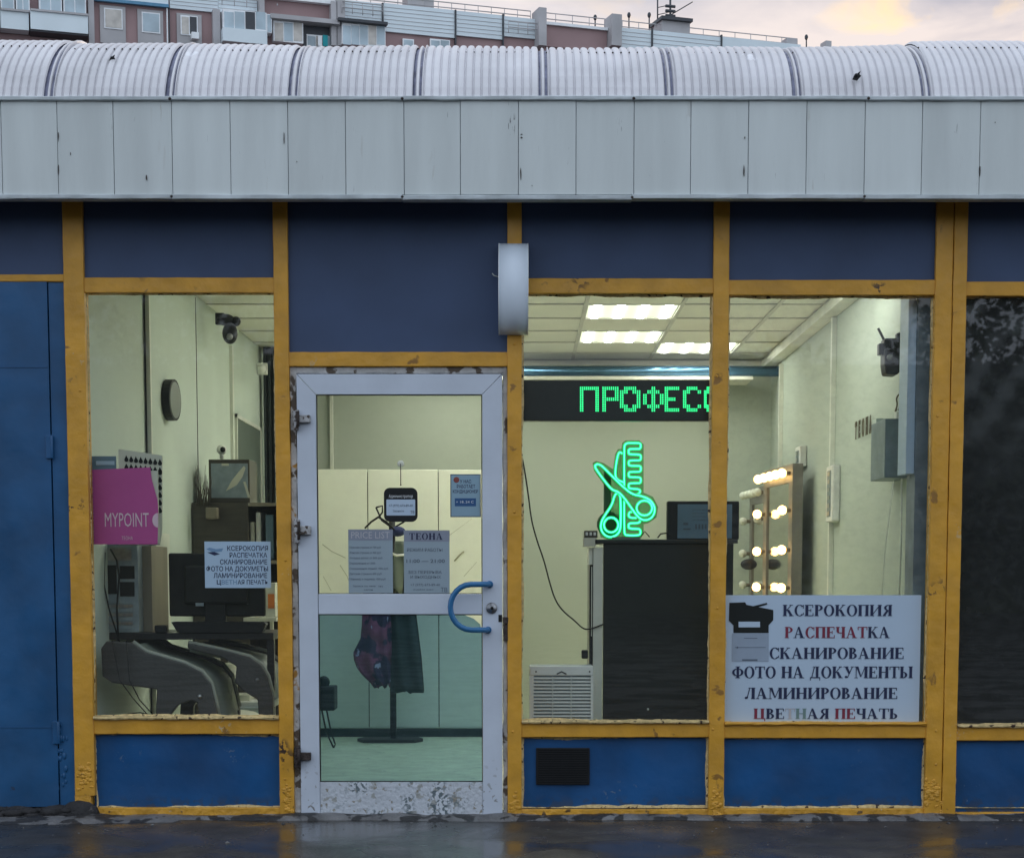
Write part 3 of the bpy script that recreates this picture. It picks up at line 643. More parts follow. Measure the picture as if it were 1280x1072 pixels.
# ceiling: tiles in a 0.59 m grid
ceil = struct('ceiling', MB().box(-2.3, 2.1, .07, 5.6, CZ + .03, CZ + .05), 'tee')
GX, GY, GS = .405, 2.68, .591
xs = [GX + GS * i for i in range(-5, 4)]; ys = [GY + GS * i for i in range(-4, 6)]
lamps = {(0, 0), (0, 2), (1, 3)}          # (column, row) counted from the grid origin
added_lamps = {(-2, 1), (-2, 3), (-2, -2), (2, -3), (1, -2), (-1, -2)}  # unseen lights added to brighten the room
tile_me = None
for i in range(-5, 3):
    for j in range(-5, 5):
        if (i, j) in lamps or (i, j) in added_lamps: continue
        x0 = max(GX + GS * i, -2.28); x1 = min(GX + GS * (i + 1), WX); y0 = max(GY + GS * j, .08); y1 = min(GY + GS * (j + 1), BY)
        if x1 - x0 < .05 or y1 - y0 < .05: continue
        full = abs(x1 - x0 - GS) < 1e-4 and abs(y1 - y0 - GS) < 1e-4
        if full and tile_me:
            o = bpy.data.objects.new('ceiling_tile', tile_me); COL.objects.link(o); o.parent = ceil; o.location = (x0, y0, CZ)
        else:
            mb = MB().box(.008, x1 - x0 - .008, .008, y1 - y0 - .008, random.uniform(.002, .006), .025); o = part('ceiling_tile', mb, 'tile', ceil); o.location = (x0, y0, CZ)
            if full: tile_me = o.data
mb = MB()
for i in range(-5, 4):
    x = GX + GS * i
    if -2.2 < x < WX: mb.box(x - .012, x + .012, .08, BY, CZ - .004, CZ + .004)
part('ceiling_runner', mb, 'tee', ceil)
mb = MB()
for j in range(-4, 5):
    y = GY + GS * j
    if .1 < y < BY: mb.box(-2.28, WX, y - .010, y + .010, CZ - .003, CZ + .004)
part('ceiling_crossbar', mb, 'tee', ceil)
labs = {(0, 0): 'lit four-tube ceiling panel nearest the window, highest of the three', (0, 2): 'lit four-tube ceiling panel with a broken right end, directly behind the nearest one', (1, 3): 'lit four-tube ceiling panel farthest back, partly behind the mustard mullion'}
def ceiling_lamp(i, j, lab, vis=True):
    x0, y0 = GX + GS * i, GY + GS * j
    t = thing('ceiling_light', lab, 'ceiling light', (x0 + GS / 2, y0 + GS / 2, CZ), 'four-tube lights in the tiled ceiling')
    part('lamp_tray', MB().box(x0 + .012, x0 + GS - .012, y0 + .012, y0 + GS - .012, CZ + .012, CZ + .03), 'lamp_body', t)
    part('diffuser', MB().box(x0 + .02, x0 + GS - .02, y0 + .02, y0 + GS - .02, CZ + .003, CZ + .008), 'louvre', t)
    for k in range(4):
        xc = x0 + GS * (k + .5) / 4; part('light_tube', MB().box(xc - .022, xc + .022, y0 + .02, y0 + GS - .02, CZ - .003, CZ + .002), 'tube', t)
for (i, j), lb in labs.items(): ceiling_lamp(i, j, lb)
for k, (i, j) in enumerate(sorted(added_lamps)):
    ceiling_lamp(i, j, 'added unseen four-tube ceiling panel lighting the room, outside what the windows show')
# cornice, conduits
part('cornice', MB().box(WX - .09, WX - .001, .08, BY - .001, CZ - .07, CZ - .006).box(-1.89, WX - .09, BY - .07, BY - .001, CZ - .05, CZ - .006), 'cornice', ceil)
for px, y0, y1, nm in ((1038.5, 384, 745, 'white'), (974, 455, 745, 'white')):
    Yw = atx(px, 600, WX - .02).y; z1 = at(px, y0, Yw).z
    single('wall_conduit', MB().box(WX - .03, WX - .001, Yw - .02, Yw + .02, .02, min(z1, CZ - .075)), 'conduit', 'white vertical conduit on the right wall ' + ('beside the near power strip' if px > 1000 else 'in the back corner behind the lit mirror'), 'conduit', (WX, Yw, .02), 'conduits on the right wall')
Yw = .98
single('wall_conduit', MB().box(-1.945, -1.941, Yw - .022, Yw - .012, .02, CZ - .01), 'black', 'dark trim strip running floor to ceiling on the left wall beside the clock', 'trim strip', (-1.94, Yw, .02))
single('wall_conduit', MB().box(-1.945, -1.920, Yw - .012, Yw + .02, .02, CZ - .01), 'conduit', 'white trim strip running floor to ceiling on the left wall beside the clock', 'trim strip', (-1.94, Yw, .02))
single('panel_joint', MB().box(-1.932, -1.926, 2.335, 2.345, .02, CZ - .01), 'black', 'thin dark panel joint down the left wall, right of the clock', 'wall joint', (-1.93, 2.34, .02))
p = atx(291, 500, -1.9)
single('wall_conduit', MB().box(-1.915, -1.895, p.y - .03, p.y + .03, at(290, 620, p.y).z, at(290, 432, p.y).z), 'conduit', 'white cable conduit running down the left wall below the black camera', 'conduit', (-1.9, p.y, 1.5))
# clock
p = atx(209, 500, -1.93); ck = thing('wall_clock', 'round wall clock with a grey face and dark rim, seen edge-on on the left wall', 'clock', p)
def disc_x(c, r, x0, x1, tilt=.25):
    v = []; nn = 24
    for xx in (x0, x1):
        for j in range(nn):
            a = 2 * math.pi * j / nn; v.append((c.x + xx, c.y + r * math.cos(a), c.z + r * math.sin(a)))
    return MB().add(v, [tuple(range(nn)), tuple(range(nn, 2 * nn))] + [(j, (j + 1) % nn, nn + (j + 1) % nn, nn + j) for j in range(nn)])
part('clock_rim', disc_x(p, .112, 0, .045), 'black', ck); part('clock_face', disc_x(p, .098, .044, .0475), 'clockface', ck)
ck.rotation_euler = (0, 0, -.10)
def put(base, name, items, label, cat, group=None):
    """items: (part name, mb, material)"""
    t = thing(name, label, cat, base, group)
    for it in items: part(it[0], it[1], it[2], t, bevel=it[3] if len(it) > 3 else 0.)
    return t
# black camera, ceiling corner left
c = at(287, 410, 2.55); s = lambda k: k * (2.55 + D) / F
put((c.x, c.y, c.z), 'security_camera', [('mount', MB().sphere((c.x - s(5), c.y, c.z + s(10)), s(9), 12, 8, (1.3, 1, .8)).box(c.x - s(17), c.x - s(6), c.y - .02, c.y + .02, c.z + s(4), c.z + s(18)), 'black', .004),
  ('camera_head', MB().sphere((c.x + s(1), c.y - .02, c.z - s(7)), s(10), 14, 10, (.95, 1, 1.3)).sphere((c.x + s(8), c.y, c.z + s(8)), s(6), 10, 8), 'black'),
  ('lens', MB().sphere((c.x + s(2), c.y - .06, c.z - s(12)), s(4), 10, 8), 'steel')], 'black dome security camera high on the left wall under the ceiling', 'camera')
single('wall_socket', MB().box(*[at(322, 460, 3.9).x, at(334, 460, 3.9).x], 3.88, 3.92, at(328, 468, 3.9).z, at(328, 454, 3.9).z).sphere(at(327, 461, 3.86), .03, 10, 7), 'white', 'small white bracket camera on the left wall beside the dark curtain', 'camera', at(328, 461, 3.9))
# framed panel on left wall
a, b = atx(293, 560, -1.905), atx(325, 570, -1.9); z1, z0 = at(293, 517, a.y).z, at(293, 640, a.y).z
put((-1.9, a.y, z0), 'framed_panel', [('frame', MB().box(-1.915, -1.885, a.y, a.y + .03, z0, z1).box(-1.915, -1.885, b.y - .03, b.y, z0, z1).box(-1.915, -1.885, a.y, b.y, z1 - .025, z1).box(-1.915, -1.885, a.y, b.y, z0, z0 + .03), 'conduit'), ('print', MB().box(-1.908, -1.893, a.y + .03, b.y - .03, z0 + .03, z1 - .025), 'picture')], 'large white-framed dark panel hanging on the left wall', 'picture')
x0, x1, z0, z1 = rect(330, 434, 372, 640, 4.7); mb = MB(); k = 14
for i in range(k): xx = x0 + (x1 - x0) * i / k; mb.box(xx, xx + (x1 - x0) / k, 4.7 + (.03 if i % 2 else 0), 4.8, .02, z1)
single('curtain', mb, 'black_soft', 'dark pleated curtain hanging at the back left corner', 'curtain', (x0, 4.7, .02))

# ---------- back of the room: marble boards, stand, chair
marb = thing('marble_screen', 'row of cream marble-look boards standing in front of the back wall', 'screen', (-.7, 4.1, .012))
bz = at(500, 586, 4.1).z
bx = [at(q, 700, 4.1).x for q in (345, 373, 460, 548, 640)]
for i in range(4):
    o = part('board', MB().box(bx[i] + .003, bx[i + 1] - .003, 4.1, 4.13, .075, bz - .002 * i), 'marble', marb, bevel=.004)
part('board_joint', MB().box(bx[0] + .01, bx[-1] - .01, 4.122, 4.14, .08, bz - .02), 'brown_cab', marb)
part('skirting', MB().box(bx[0], bx[-1], 4.085, 4.12, .012, .07), 'black_soft', marb)
def vein(pts, r): return MB().tube([at(px, py, 4.1) for px, py in pts], r, 5)
for pts, r in (([(403, 680), (415, 689), (432, 697)], .0022), ([(425, 706), (434, 720), (440, 738)], .002), ([(404, 720), (414, 738)], .0015), ([(568, 701), (575, 693), (580, 689)], .006), ([(560, 670), (590, 648)], .0012), ([(580, 720), (596, 702)], .0015), ([(470, 780), (450, 805)], .0012)):
    part('vein', vein(pts, r), 'vein', marb)
# white trim above boards
q = at(414.5, 540, BY - .02); single('wall_trim', MB().box(q.x - .012, q.x + .012, BY - .03, BY - .001, 1.2, CZ - .01), 'conduit', 'slim white vertical trim on the back wall seen through the door glass', 'trim strip', (q.x, BY, 1.2))
# coat stand
Yc = 3.75
cs = thing('coat_stand', 'black floor coat stand with a wide flat base behind the door glass', 'coat stand', at(491, 920, Yc))
bx0, bx1 = at(447, 919, Yc).x, at(529, 919, Yc).x
part('base', MB().add([(bx0, Yc - .02, .014), (bx0 + .05, Yc - .13, .014), (bx1 - .05, Yc - .13, .014), (bx1, Yc - .02, .014), (bx1 - .04, Yc + .1, .014), (bx0 + .04, Yc + .1, .014), (bx0, Yc - .02, .034), (bx0 + .05, Yc - .13, .034), (bx1 - .05, Yc - .13, .034), (bx1, Yc - .02, .034), (bx1 - .04, Yc + .1, .034), (bx0 + .04, Yc + .1, .034)], [(5, 4, 3, 2, 1, 0), (6, 7, 8, 9, 10, 11)] + [(i, (i + 1) % 6, (i + 1) % 6 + 6, i + 6) for i in range(6)]), 'black', cs)
px_ = at(491, 800, Yc).x
part('pole', MB().cyl((px_, Yc, .03), (px_, Yc, at(491, 652, Yc).z), .022, 12), 'black', cs)
part('arm', MB().tube([at(491, 660, Yc), at(505, 652, Yc), at(511, 640, Yc)], .006, 8).tube([at(491, 660, Yc), at(477, 650, Yc), at(470, 634, Yc)], .006, 8), 'black', cs)
def cloth(poly, Y0, th, folds=5., amp=.02, n=16, rows=12):
    """poly: list of (py, px_left, px_right) from top to bottom: a garment with folds"""
    mb = MB(); v = []; f = []
    for i in range(rows + 1):
        t = i / rows * (len(poly) - 1); a = int(min(t, len(poly) - 2)); u = t - a
        py = poly[a][0] * (1 - u) + poly[a + 1][0] * u; l_ = poly[a][1] * (1 - u) + poly[a + 1][1] * u; r_ = poly[a][2] * (1 - u) + poly[a + 1][2] * u
        for j in range(2 * n):
            ang = 2 * math.pi * j / (2 * n); cx = (l_ + r_) / 2 + (r_ - l_) / 2 * math.cos(ang)
            dep = th * math.sin(ang) + amp * math.sin(folds * ang + .35 * i) * (.3 + .7 * i / rows)
            q = at(cx, py + 4 * math.sin(folds * ang) * (i == rows), Y0); v.append((q.x, Y0 - dep, q.z))
    m_ = 2 * n
    for i in range(rows):
        for j in range(m_): f.append((i * m_ + j, i * m_ + (j + 1) % m_, (i + 1) * m_ + (j + 1) % m_, (i + 1) * m_ + j))
    f += [tuple(range(m_)), tuple(range(rows * m_, rows * m_ + m_))]
    return mb.add(v, f, True)
single('coat', cloth([(690, 490, 510), (704, 480, 518), (740, 478, 518), (770, 485, 521), (820, 487, 527), (846, 486, 529), (862, 488, 530)], Yc - .07, .08, 6., .026), 'black_soft', 'long dark green-black coat hanging on the right of the coat stand', 'coat', at(505, 862, Yc))
single('jacket', cloth([(720, 460, 486), (745, 452, 488), (772, 453, 489), (800, 450, 490), (814, 441, 490), (830, 443, 490), (845, 454, 490), (856, 468, 488)], Yc - .10, .075, 7., .03), 'purple', 'plum and lilac jacket bunched on the left of the coat stand', 'jacket', at(470, 856, Yc))
single('cap', MB().sphere(at(497, 664, Yc - .05), .05, 14, 8, (1.1, 1, .7)), 'navy_cloth', 'navy blue garment topping the coats on the stand', 'cap', at(497, 668, Yc - .05))
single('scarf', cloth([(676, 494, 505), (700, 492, 506), (738, 491, 503)], Yc - .2, .03, 2), 'picture', 'grey green scarf hanging between the two door notices', 'scarf', at(498, 738, Yc - .2))
single('scarf_clip', MB().tube([at(486, 690, Yc - .24), at(496, 694, Yc - .25), at(506, 693, Yc - .24)], .008, 8), 'white', 'white clothes hanger bar crossing the scarf', 'hanger', at(496, 694, Yc - .24))
hk = [at(470, 634, Yc - .1), at(478, 632, Yc - .1), at(478, 640, Yc - .1), at(473, 647, Yc - .1)]
put(at(473, 665, Yc - .1), 'clothes_hanger', [('hook', MB().tube(hk, .006, 8), 'black'), ('shoulder', MB().tube([at(456, 660, Yc - .1), at(464, 652, Yc - .1), at(473, 646, Yc - .1), at(483, 652, Yc - .1), at(493, 662, Yc - .1)], [.006, .007, .008, .007, .006], 8), 'black')], 'dark green plastic clothes hanger on the coat stand arm', 'hanger')
# trolley at the left
Yt = 2.9
tr_ = put(at(410, 930, Yt), 'hair_dryer_stand', [('body', MB().box(at(395, 870, Yt).x, at(418, 870, Yt).x, Yt, Yt + .2, at(410, 888, Yt).z, at(410, 858, Yt).z).sphere(at(405, 852, Yt + .1), .04, 10, 7), 'black', .01),
   ('leg', MB().tube([at(408, 886, Yt), at(414, 915, Yt), at(419, 930, Yt), at(417, 934, Yt)], .006, 6), 'black'), ('leg', MB().tube([at(402, 886, Yt), at(408, 915, Yt), at(417, 934, Yt)], .006, 6), 'black')], 'black appliance on thin looped legs at the left of the door glass', 'appliance')

# ---------- window one: desk and hairdressing chairs
Yd = .40
dz1, dz0 = at(230, 790.5, Yd).z, at(230, 799, Yd).z; dx0, dx1 = at(120, 795, Yd).x, at(342, 795, Yd).x
dk = thing('desk', 'black desk with slim legs behind the left window', 'desk', ((dx0 + dx1) / 2, Yd, .012))
part('desk_top', MB().box(dx0, dx1, Yd, Yd + .55, dz0, dz1), 'desk', dk, bevel=.003)
for xa in (dx0 + .005, dx1 - .035):
    for ya in (Yd + .01, Yd + .5): part('leg', MB().box(xa, xa + .035, ya, ya + .035, .012, dz0), 'desk', dk)
Ym = .5
mon = thing('monitor', 'black flat computer monitor seen from behind on the desk', 'monitor', at(270, 790, Ym))
mx0, mx1, mz0, mz1 = rect(211, 691, 331, 770, Ym)
part('screen_case', MB().box(mx0, mx1, Ym, Ym + .035, mz0, mz1), 'black', mon, bevel=.008)
part('case_bulge', MB().box(mx0 + .08, mx1 - .08, Ym - .03, Ym, mz0 + .06, mz1 - .06), 'black', mon, bevel=.012)
part('stand', MB().box(at(257, 770, Ym).x, at(283, 770, Ym).x, Ym - .02, Ym + .01, dz1, mz0 + .1), 'black', mon, bevel=.004)
part('foot', MB().box(at(240, 788, Ym).x, at(300, 788, Ym).x, Ym - .07, Ym + .12, dz1 + .001, dz1 + .012), 'black', mon, bevel=.003)
part('port_label', MB().box(at(246, 754, Ym).x, at(256, 754, Ym).x, Ym - .034, Ym - .03, at(250, 757, Ym).z, at(250, 753, Ym).z).box(at(302, 752, Ym).x, at(310, 752, Ym).x, Ym - .003, Ym, at(306, 755, Ym).z, at(306, 749, Ym).z), 'pc', mon)
kx0, kx1, kz0, kz1 = rect(216, 777, 334, 789, .42)
single('keyboard_tray', MB().prism([(kx0, kz1), (kx0 + .03, dz1 + .002), (kx1 - .02, dz1 + .002), (kx1, kz1 - .01), (kx1 - .01, kz1), (kx0 + .01, kz1 + .002)], .38, .46), 'black', 'low black tray with curved ends on the desk below the monitor', 'tray', (kx0, .42, dz1))
single('speaker', MB().box(*rect(194, 783, 209, 790.5, .40)[:2], .38, .44, dz1 + .001, at(200, 781, .4).z), 'black', 'small black gadget on the desk between computer tower and monitor', 'gadget', at(200, 790, .4), bevel=.006)
Yp = .40
pc = thing('computer_tower', 'grey computer tower standing rear panel outwards on the desk, left of the monitor', 'computer', at(151, 790, Yp))
px0, px1, pz0, pz1 = rect(127, 676, 173, 790, Yp)
part('case', MB().box(px0, px1, Yp, Yp + .42, dz1 + .001, pz1), 'pc', pc, bevel=.004)
for (a, b, c_, d) in ((150, 707, 168, 723), (150, 727, 168, 745)):
    part('fan_grille', MB().box(*rect(a, b, c_, d, Yp - .004)[:2], Yp - .004, Yp, *rect(a, b, c_, d, Yp)[2:]), 'black', pc)
for i in range(7):
    part('slot_cover', MB().box(*rect(129, 750 + i * 5.4, 166, 753.6 + i * 5.4, Yp)[:2], Yp - .004, Yp, *rect(129, 750 + i * 5.4, 166, 753.6 + i * 5.4, Yp)[2:]), 'steel' if i % 2 else 'pc', pc)
part('power_inlet', MB().box(*rect(131, 684, 164, 700, Yp)[:2], Yp - .003, Yp, *rect(131, 684, 164, 700, Yp)[2:]), 'steel', pc)
part('port_block', MB().box(*rect(130, 706, 146, 742, Yp)[:2], Yp - .004, Yp, *rect(130, 706, 146, 742, Yp)[2:]), 'black', pc)
part('cable', MB().tube([at(138, 686, Yp - .03), at(146, 700, Yp - .05), at(149, 720, Yp - .05), at(146, 760, Yp - .06), at(148, 800, Yp - .06)], .005, 8).tube([at(131, 690, Yp - .03), at(130, 730, Yp - .05), at(136, 760, Yp - .05), at(152, 810, Yp - .06)], .004, 8), 'black', pc)
single('side_board', MB().box(*rect(175, 682, 190, 790, .5)[:2], .5, .9, dz1 + .001, at(180, 682, .5).z), 'wood', 'pale brown upright board between computer tower and monitor', 'board', at(182, 790, .5))
single('white_panel', MB().box(*rect(191, 665, 196, 790, .7)[:2], .7, 1.05, dz1 + .001, at(192, 665, .7).z), 'conduit', 'narrow white upright panel edge beside the brown board', 'panel', at(193, 790, .7))
single('power_cable', MB().tube([at(140, 800, .1), at(150, 850, .1), at(166, 872, .1), at(190, 899, .1)], .003, 6).tube([at(158, 800, .1), at(162, 850, .1), at(175, 875, .1), at(200, 902, .1)], .003, 6).tube([at(150, 893, .1), at(175, 890, .1), at(205, 897, .1)], .003, 6), 'black', 'loose black cables hanging below the desk in the left window', 'cable', at(160, 800, .6))
# chairs: side panel outline read from the photograph at its true distance
prof = [(133, 801), (165, 803), (182, 815), (230, 829), (252, 840), (263, 854), (269, 878), (273, 896), (278, 925), (262, 925), (247, 878), (240, 875), (222, 881), (212, 894), (205, 925), (187, 925), (196, 861), (165, 857), (140, 853), (128, 845), (126, 810)]
def chair_profile(Y): return [(at(a, b, Y).x, at(a, b, Y).z) for a, b in prof]
Y1 = .13; pr = chair_profile(Y1); zmin = min(z for _, z in pr); pr = [(x, (z if z > .3 else z)) for x, z in pr]
fl = .014; pr = [(x, fl if i in (8, 9, 14, 15) else max(fl, z)) for i, (x, z) in enumerate(pr)]
ch = thing('wash_chair', 'near charcoal salon wash chair with curved arm panels under the desk', 'salon chair', (-1.8, Y1 + .3, fl), 'salon wash chairs seen below the desk')
for dy in (0, .62):
    sp_ = part('arm_panel', MB().prism(pr, Y1 + dy, Y1 + dy + .05), 'grey_seat', ch, bevel=.006)
    edge = [(x, Y1 + dy + .025, z + .003) for x, z in pr[1:8]]
    part('arm_edge', MB().tube(edge, .012, 6), 'seat_edge', sp_)
xs0, xs1 = pr[13][0] - .05, pr[13][0] + .15
part('seat', MB().box(xs0, xs1, Y1 + .055, Y1 + .615, .30, .40), 'grey_seat', ch, bevel=.02)
cu = MB(); cp = [(x, z) for x, z in pr[1:8]]
cu.add([(x, Y1 + dy_, z - .012) for x, z in cp for dy_ in (.052, .615)] + [(x, Y1 + dy_, z - .05) for x, z in cp for dy_ in (.052, .615)], [(2 * i, 2 * i + 1, 2 * i + 3, 2 * i + 2) for i in range(6)] + [(14 + 2 * i, 14 + 2 * i + 2, 14 + 2 * i + 3, 14 + 2 * i + 1) for i in range(6)] + [(2 * i, 2 * i + 2, 16 + 2 * i, 14 + 2 * i) for i in range(6)], True)
part('cushion', cu, 'cushion', ch)
part('bolt', MB().sphere((at(250, 870, Y1).x, Y1 - .002, at(250, 870, Y1).z), .012, 8, 5), 'steel', ch)
Y2 = .30; q5 = [(430, 725), (560, 752), (660, 777), (705, 808), (728, 850), (748, 930), (756, 990), (716, 990), (690, 935), (640, 905), (606, 872), (612, 812), (560, 778), (430, 745)]
pr2 = [(at(90 + a / 2.978, 560 + b / 2.978, Y2).x, fl if b >= 990 else at(90 + a / 2.978, 560 + b / 2.978, Y2).z) for a, b in q5]
ch2 = thing('wash_chair', 'second charcoal salon wash chair, right of the near one behind the desk leg', 'salon chair', (-1.3, Y2 + .3, fl), 'salon wash chairs seen below the desk')
for dy in (0, .58):
    sp_ = part('arm_panel', MB().prism(pr2, Y2 + dy, Y2 + dy + .05), 'grey_seat', ch2, bevel=.006)
    part('arm_edge', MB().tube([(x, Y2 + dy + .025, z + .003) for x, z in pr2[:6]], .011, 6), 'seat_edge', sp_)
cu = MB(); cp = pr2[:6]
cu.add([(x, Y2 + dy_, z - .012) for x, z in cp for dy_ in (.052, .575)] + [(x, Y2 + dy_, z - .045) for x, z in cp for dy_ in (.052, .575)], [(2 * i, 2 * i + 1, 2 * i + 3, 2 * i + 2) for i in range(5)] + [(12 + 2 * i, 12 + 2 * i + 2, 12 + 2 * i + 3, 12 + 2 * i + 1) for i in range(5)] + [(2 * i, 2 * i + 2, 14 + 2 * i, 12 + 2 * i) for i in range(5)], True)
part('cushion', cu, 'cushion', ch2); part('bolt', MB().sphere((pr2[3][0] - .02, Y2 - .002, pr2[3][1] - .07), .010, 8, 5), 'steel', ch2)
# items between the chairs
def vbox(name, px0, py0, px1, py1, Y, dep, m, label, cat, bevel=.004):
    X0, X1, Z0, Z1 = rect(px0, py0, px1, py1, Y); return single(name, MB().box(X0, X1, Y, Y + dep, Z0, Z1), m, label, cat, ((X0 + X1) / 2, Y, Z0), bevel=bevel)
Yb = 2.0
vbox('storage_box', 222, 817, 272, 838, Yb, .25, 'white_item', 'cream box lid on the floor items between the wash chairs', 'box')
single('shampoo_can', MB().cyl(at(286, 872, 1.75), at(286, 834, 1.75), .05, 16).sphere(at(286, 833, 1.75), .05, 14, 7, (1, 1, .5)).tube([at(286, 829, 1.75), at(287, 822, 1.75), at(304, 821, 1.75)], .008, 6), 'white_item', 'off-white pump canister standing between the two wash chairs', 'canister', at(286, 872, 1.75))
for i, (a, b, c_, d, m, lb) in enumerate(((285, 868, 312, 880, 'white_item', 'small cream box on the stack of boxes by the second wash chair'), (290, 877, 330, 883, 'white', 'flat white box in the middle of the low stack by the second wash chair'), (280, 884, 335, 892, 'pc', 'flat grey box at the bottom of the low stack by the second wash chair'))):
    vbox('flat_box', a, b, c_, d, 1.9 - .1 * i, .25, m, lb, 'box')
single('foot_bowl', MB().sphere(at(295, 896, 1.35), .12, 18, 8, (1.2, 1, .35)), 'white_item', 'pale round basin rim on the floor in the left window', 'basin', at(295, 897, 1.35))
# cabinet + shelves
Yk = 2.1
cb = thing('cabinet', 'dark brown cabinet with open shelves at its right side, behind the monitor', 'cabinet', at(290, 850, Yk))
c0, c1, z0, z1 = rect(242, 628, 312, 900, Yk); z0 = .014
part('cabinet_body', MB().box(c0, c1, Yk, Yk + .4, z0, z1), 'brown_cab', cb, bevel=.003)
c2 = at(347, 700, Yk).x
for py in (628, 700, 772):
    zz_ = at(320, py, Yk).z; part('shelf', MB().box(c1, c2, Yk, Yk + .4, zz_ - .02, zz_), 'wood', cb)
part('shelf_back', MB().box(c1, c2, Yk + .38, Yk + .4, z0, z1 - .02), 'brown_cab', cb); part('shelf_side', MB().box(c2, c2 + .02, Yk, Yk + .4, z0, z1), 'wood', cb)
vbox('file_folder', 320, 640, 326, 699, Yk + .05, .25, 'white', 'tall white file folder on the upper shelf of the brown cabinet', 'folder')
vbox('file_folder', 332, 643, 342, 699, Yk + .05, .25, 'folder', 'blue grey file folder on the upper shelf of the brown cabinet', 'folder')
vbox('file_folder', 313, 652, 318, 699, Yk + .05, .25, 'white_item', 'cream file folder at the left of the upper shelf', 'folder')
bx_ = put(at(338, 772, 1.6), 'product_box', [('carton', MB().box(*rect(331, 728, 344, 771, 1.6)[:2], 1.6, 1.75, *rect(331, 728, 344, 771, 1.6)[2:]), 'white_item', .003), ('orange_label', MB().box(*rect(335, 738, 343, 764, 1.6)[:2], 1.597, 1.5995, *rect(335, 742, 343, 760, 1.6)[2:]), 'orange')], 'white carton with an orange label at the right edge of the left window', 'box')
single('side_table', MB().box(*rect(306, 771, 347, 776, 1.55)[:2], 1.5, 1.9, *rect(306, 771.5, 347, 776, 1.55)[2:]).box(*rect(338, 776, 342, 900, 1.55)[:2], 1.55, 1.58, .014, at(340, 776, 1.55).z), 'white_item', 'pale narrow side table under the orange labelled carton', 'table', at(330, 776, 1.6))
Yq = 2.15
pb = put(at(287, 628, Yq), 'printed_box', [('carton', MB().box(*rect(261, 574, 312, 626, Yq)[:2], Yq, Yq + .3, z1 + .001, at(287, 574, Yq).z), 'brown_cab', .004),
   ('printed_face', MB().box(*rect(264, 577, 310, 623, Yq)[:2], Yq - .003, Yq - .0005, *rect(264, 579, 310, 622, Yq)[2:]), 'pc'),
   ('white_swoosh', MB().add([at(a, b, Yq - .005) for a, b in ((282, 614), (290, 600), (298, 590), (305, 582), (307, 585), (303, 596), (296, 606))], [tuple(range(7))]).add([at(a, b, Yq - .005) for a, b in ((304, 602), (307, 602), (313, 622), (310, 622))], [(0, 1, 2, 3)]).add([at(a, b, Yq - .005) for a, b in ((277, 579), (286, 579), (286, 582), (277, 582))], [(0, 1, 2, 3)]), 'white_item')], 'dark printed carton with a white swoosh on top of the brown cabinet', 'box')
q = at(277, 562, Yq + .1)
put((q.x, q.y, q.z - .04), 'webcam', [('shell', MB().sphere(q, .030, 14, 10).cyl((q.x, q.y, q.z - .055), (q.x, q.y, q.z - .02), .012, 10), 'white'), ('lens', MB().sphere((q.x + .008, q.y - .016, q.z), .018, 12, 8), 'black')], 'small round white webcam on top of the printed carton', 'webcam')
mb = MB()
for k in range(26):
    q = at(random.uniform(246, 262), 632, 2.05); mb.tube([q, q + Vector((random.uniform(-.03, .03), 0, random.uniform(.10, .24)))], [.005, .001], 4)
single('dry_plant', mb, 'brown_cab', 'dark spiky dried plant beside the printed carton', 'plant', at(254, 632, 2.05))
vbox('beige_cube', 257, 634, 271, 648, Yk - .12, .08, 'wood', 'small beige block on the front of the brown cabinet', 'box')

# notices on the left window
nb = thing('spiral_notebook', 'magenta spiral notebook with the word MYPOINT on the left window', 'notebook', at(158, 682, .10))
NY = .10
cover = [(115, 587), (188, 584), (190, 600), (194, 614), (197, 625), (198, 638), (197, 680), (118, 680)]
cov = part('cover', MB().prism([(at(a, b, NY).x, at(a, b, NY).z) for a, b in cover], NY - .004, NY), 'magenta', nb)
q = at(197.5, 650, NY - .006); cc = MB(); nn = 16
cc.add([(q.x + (.027 * math.cos(math.pi / 2 + math.pi * j / nn)), NY - .006, q.z + .034 * math.sin(math.pi / 2 + math.pi * j / nn)) for j in range(nn + 1)], [tuple(range(nn + 1))])
part('thumb_notch', cc, 'magenta_l', nb)
part('pages', MB().box(at(119, 640, NY).x, at(198, 640, NY).x, NY + .001, NY + .012, at(160, 679, NY).z, at(160, 588, NY).z), 'white_item', nb)
t_ = MB(); text(t_, 'MYPOINT', 131, 640, 186, 658, NY - .0065, .0); text(t_, 'ТЕОНА', 152, 670, 166, 674.5, NY - .0065, .0); part('lettering', t_, 'magenta_l', nb)
for i in range(20):
    z = at(116, 592 + i * 4.5, NY).z; x = at(116, 640, NY).x; part('spiral_ring', MB().tube([(x + .006, NY - .008, z), (x - .004, NY - .01, z), (x - .009, NY, z), (x - .004, NY + .012, z)], .0022, 5), 'steel', nb)
cal = thing('drop_chart', 'white board chart with rows of black hair-colour drops behind the magenta notebook', 'chart', at(176, 680, .125))
part('card', MB().prism([(at(a, b, .125).x, at(a, b, .125).z) for a, b in ((148, 561), (203, 569), (203, 660), (200, 681), (148, 681))], .125, .130), 'white_item', cal)
def drop(px, py, s=4.):
    mb = MB(); v = []
    for j in range(10):
        a = 2 * math.pi * j / 10; v.append(at(px + s * .62 * math.cos(a), py + s * .62 * math.sin(a), .122))
    mb.add(v, [tuple(range(10))]); mb.add([at(px - s * .55, py - .8, .122), at(px + s * .55, py - .8, .122), at(px - .3, py - s * 1.35, .122)], [(0, 1, 2)]); return mb
for i in range(8):
    for j in range(2): 
        if j == 0 or i < 8: part('ink_drop', drop(158 + i * 6., 574.5 + i * .65 + j * 10, 4.3), 'black', cal)
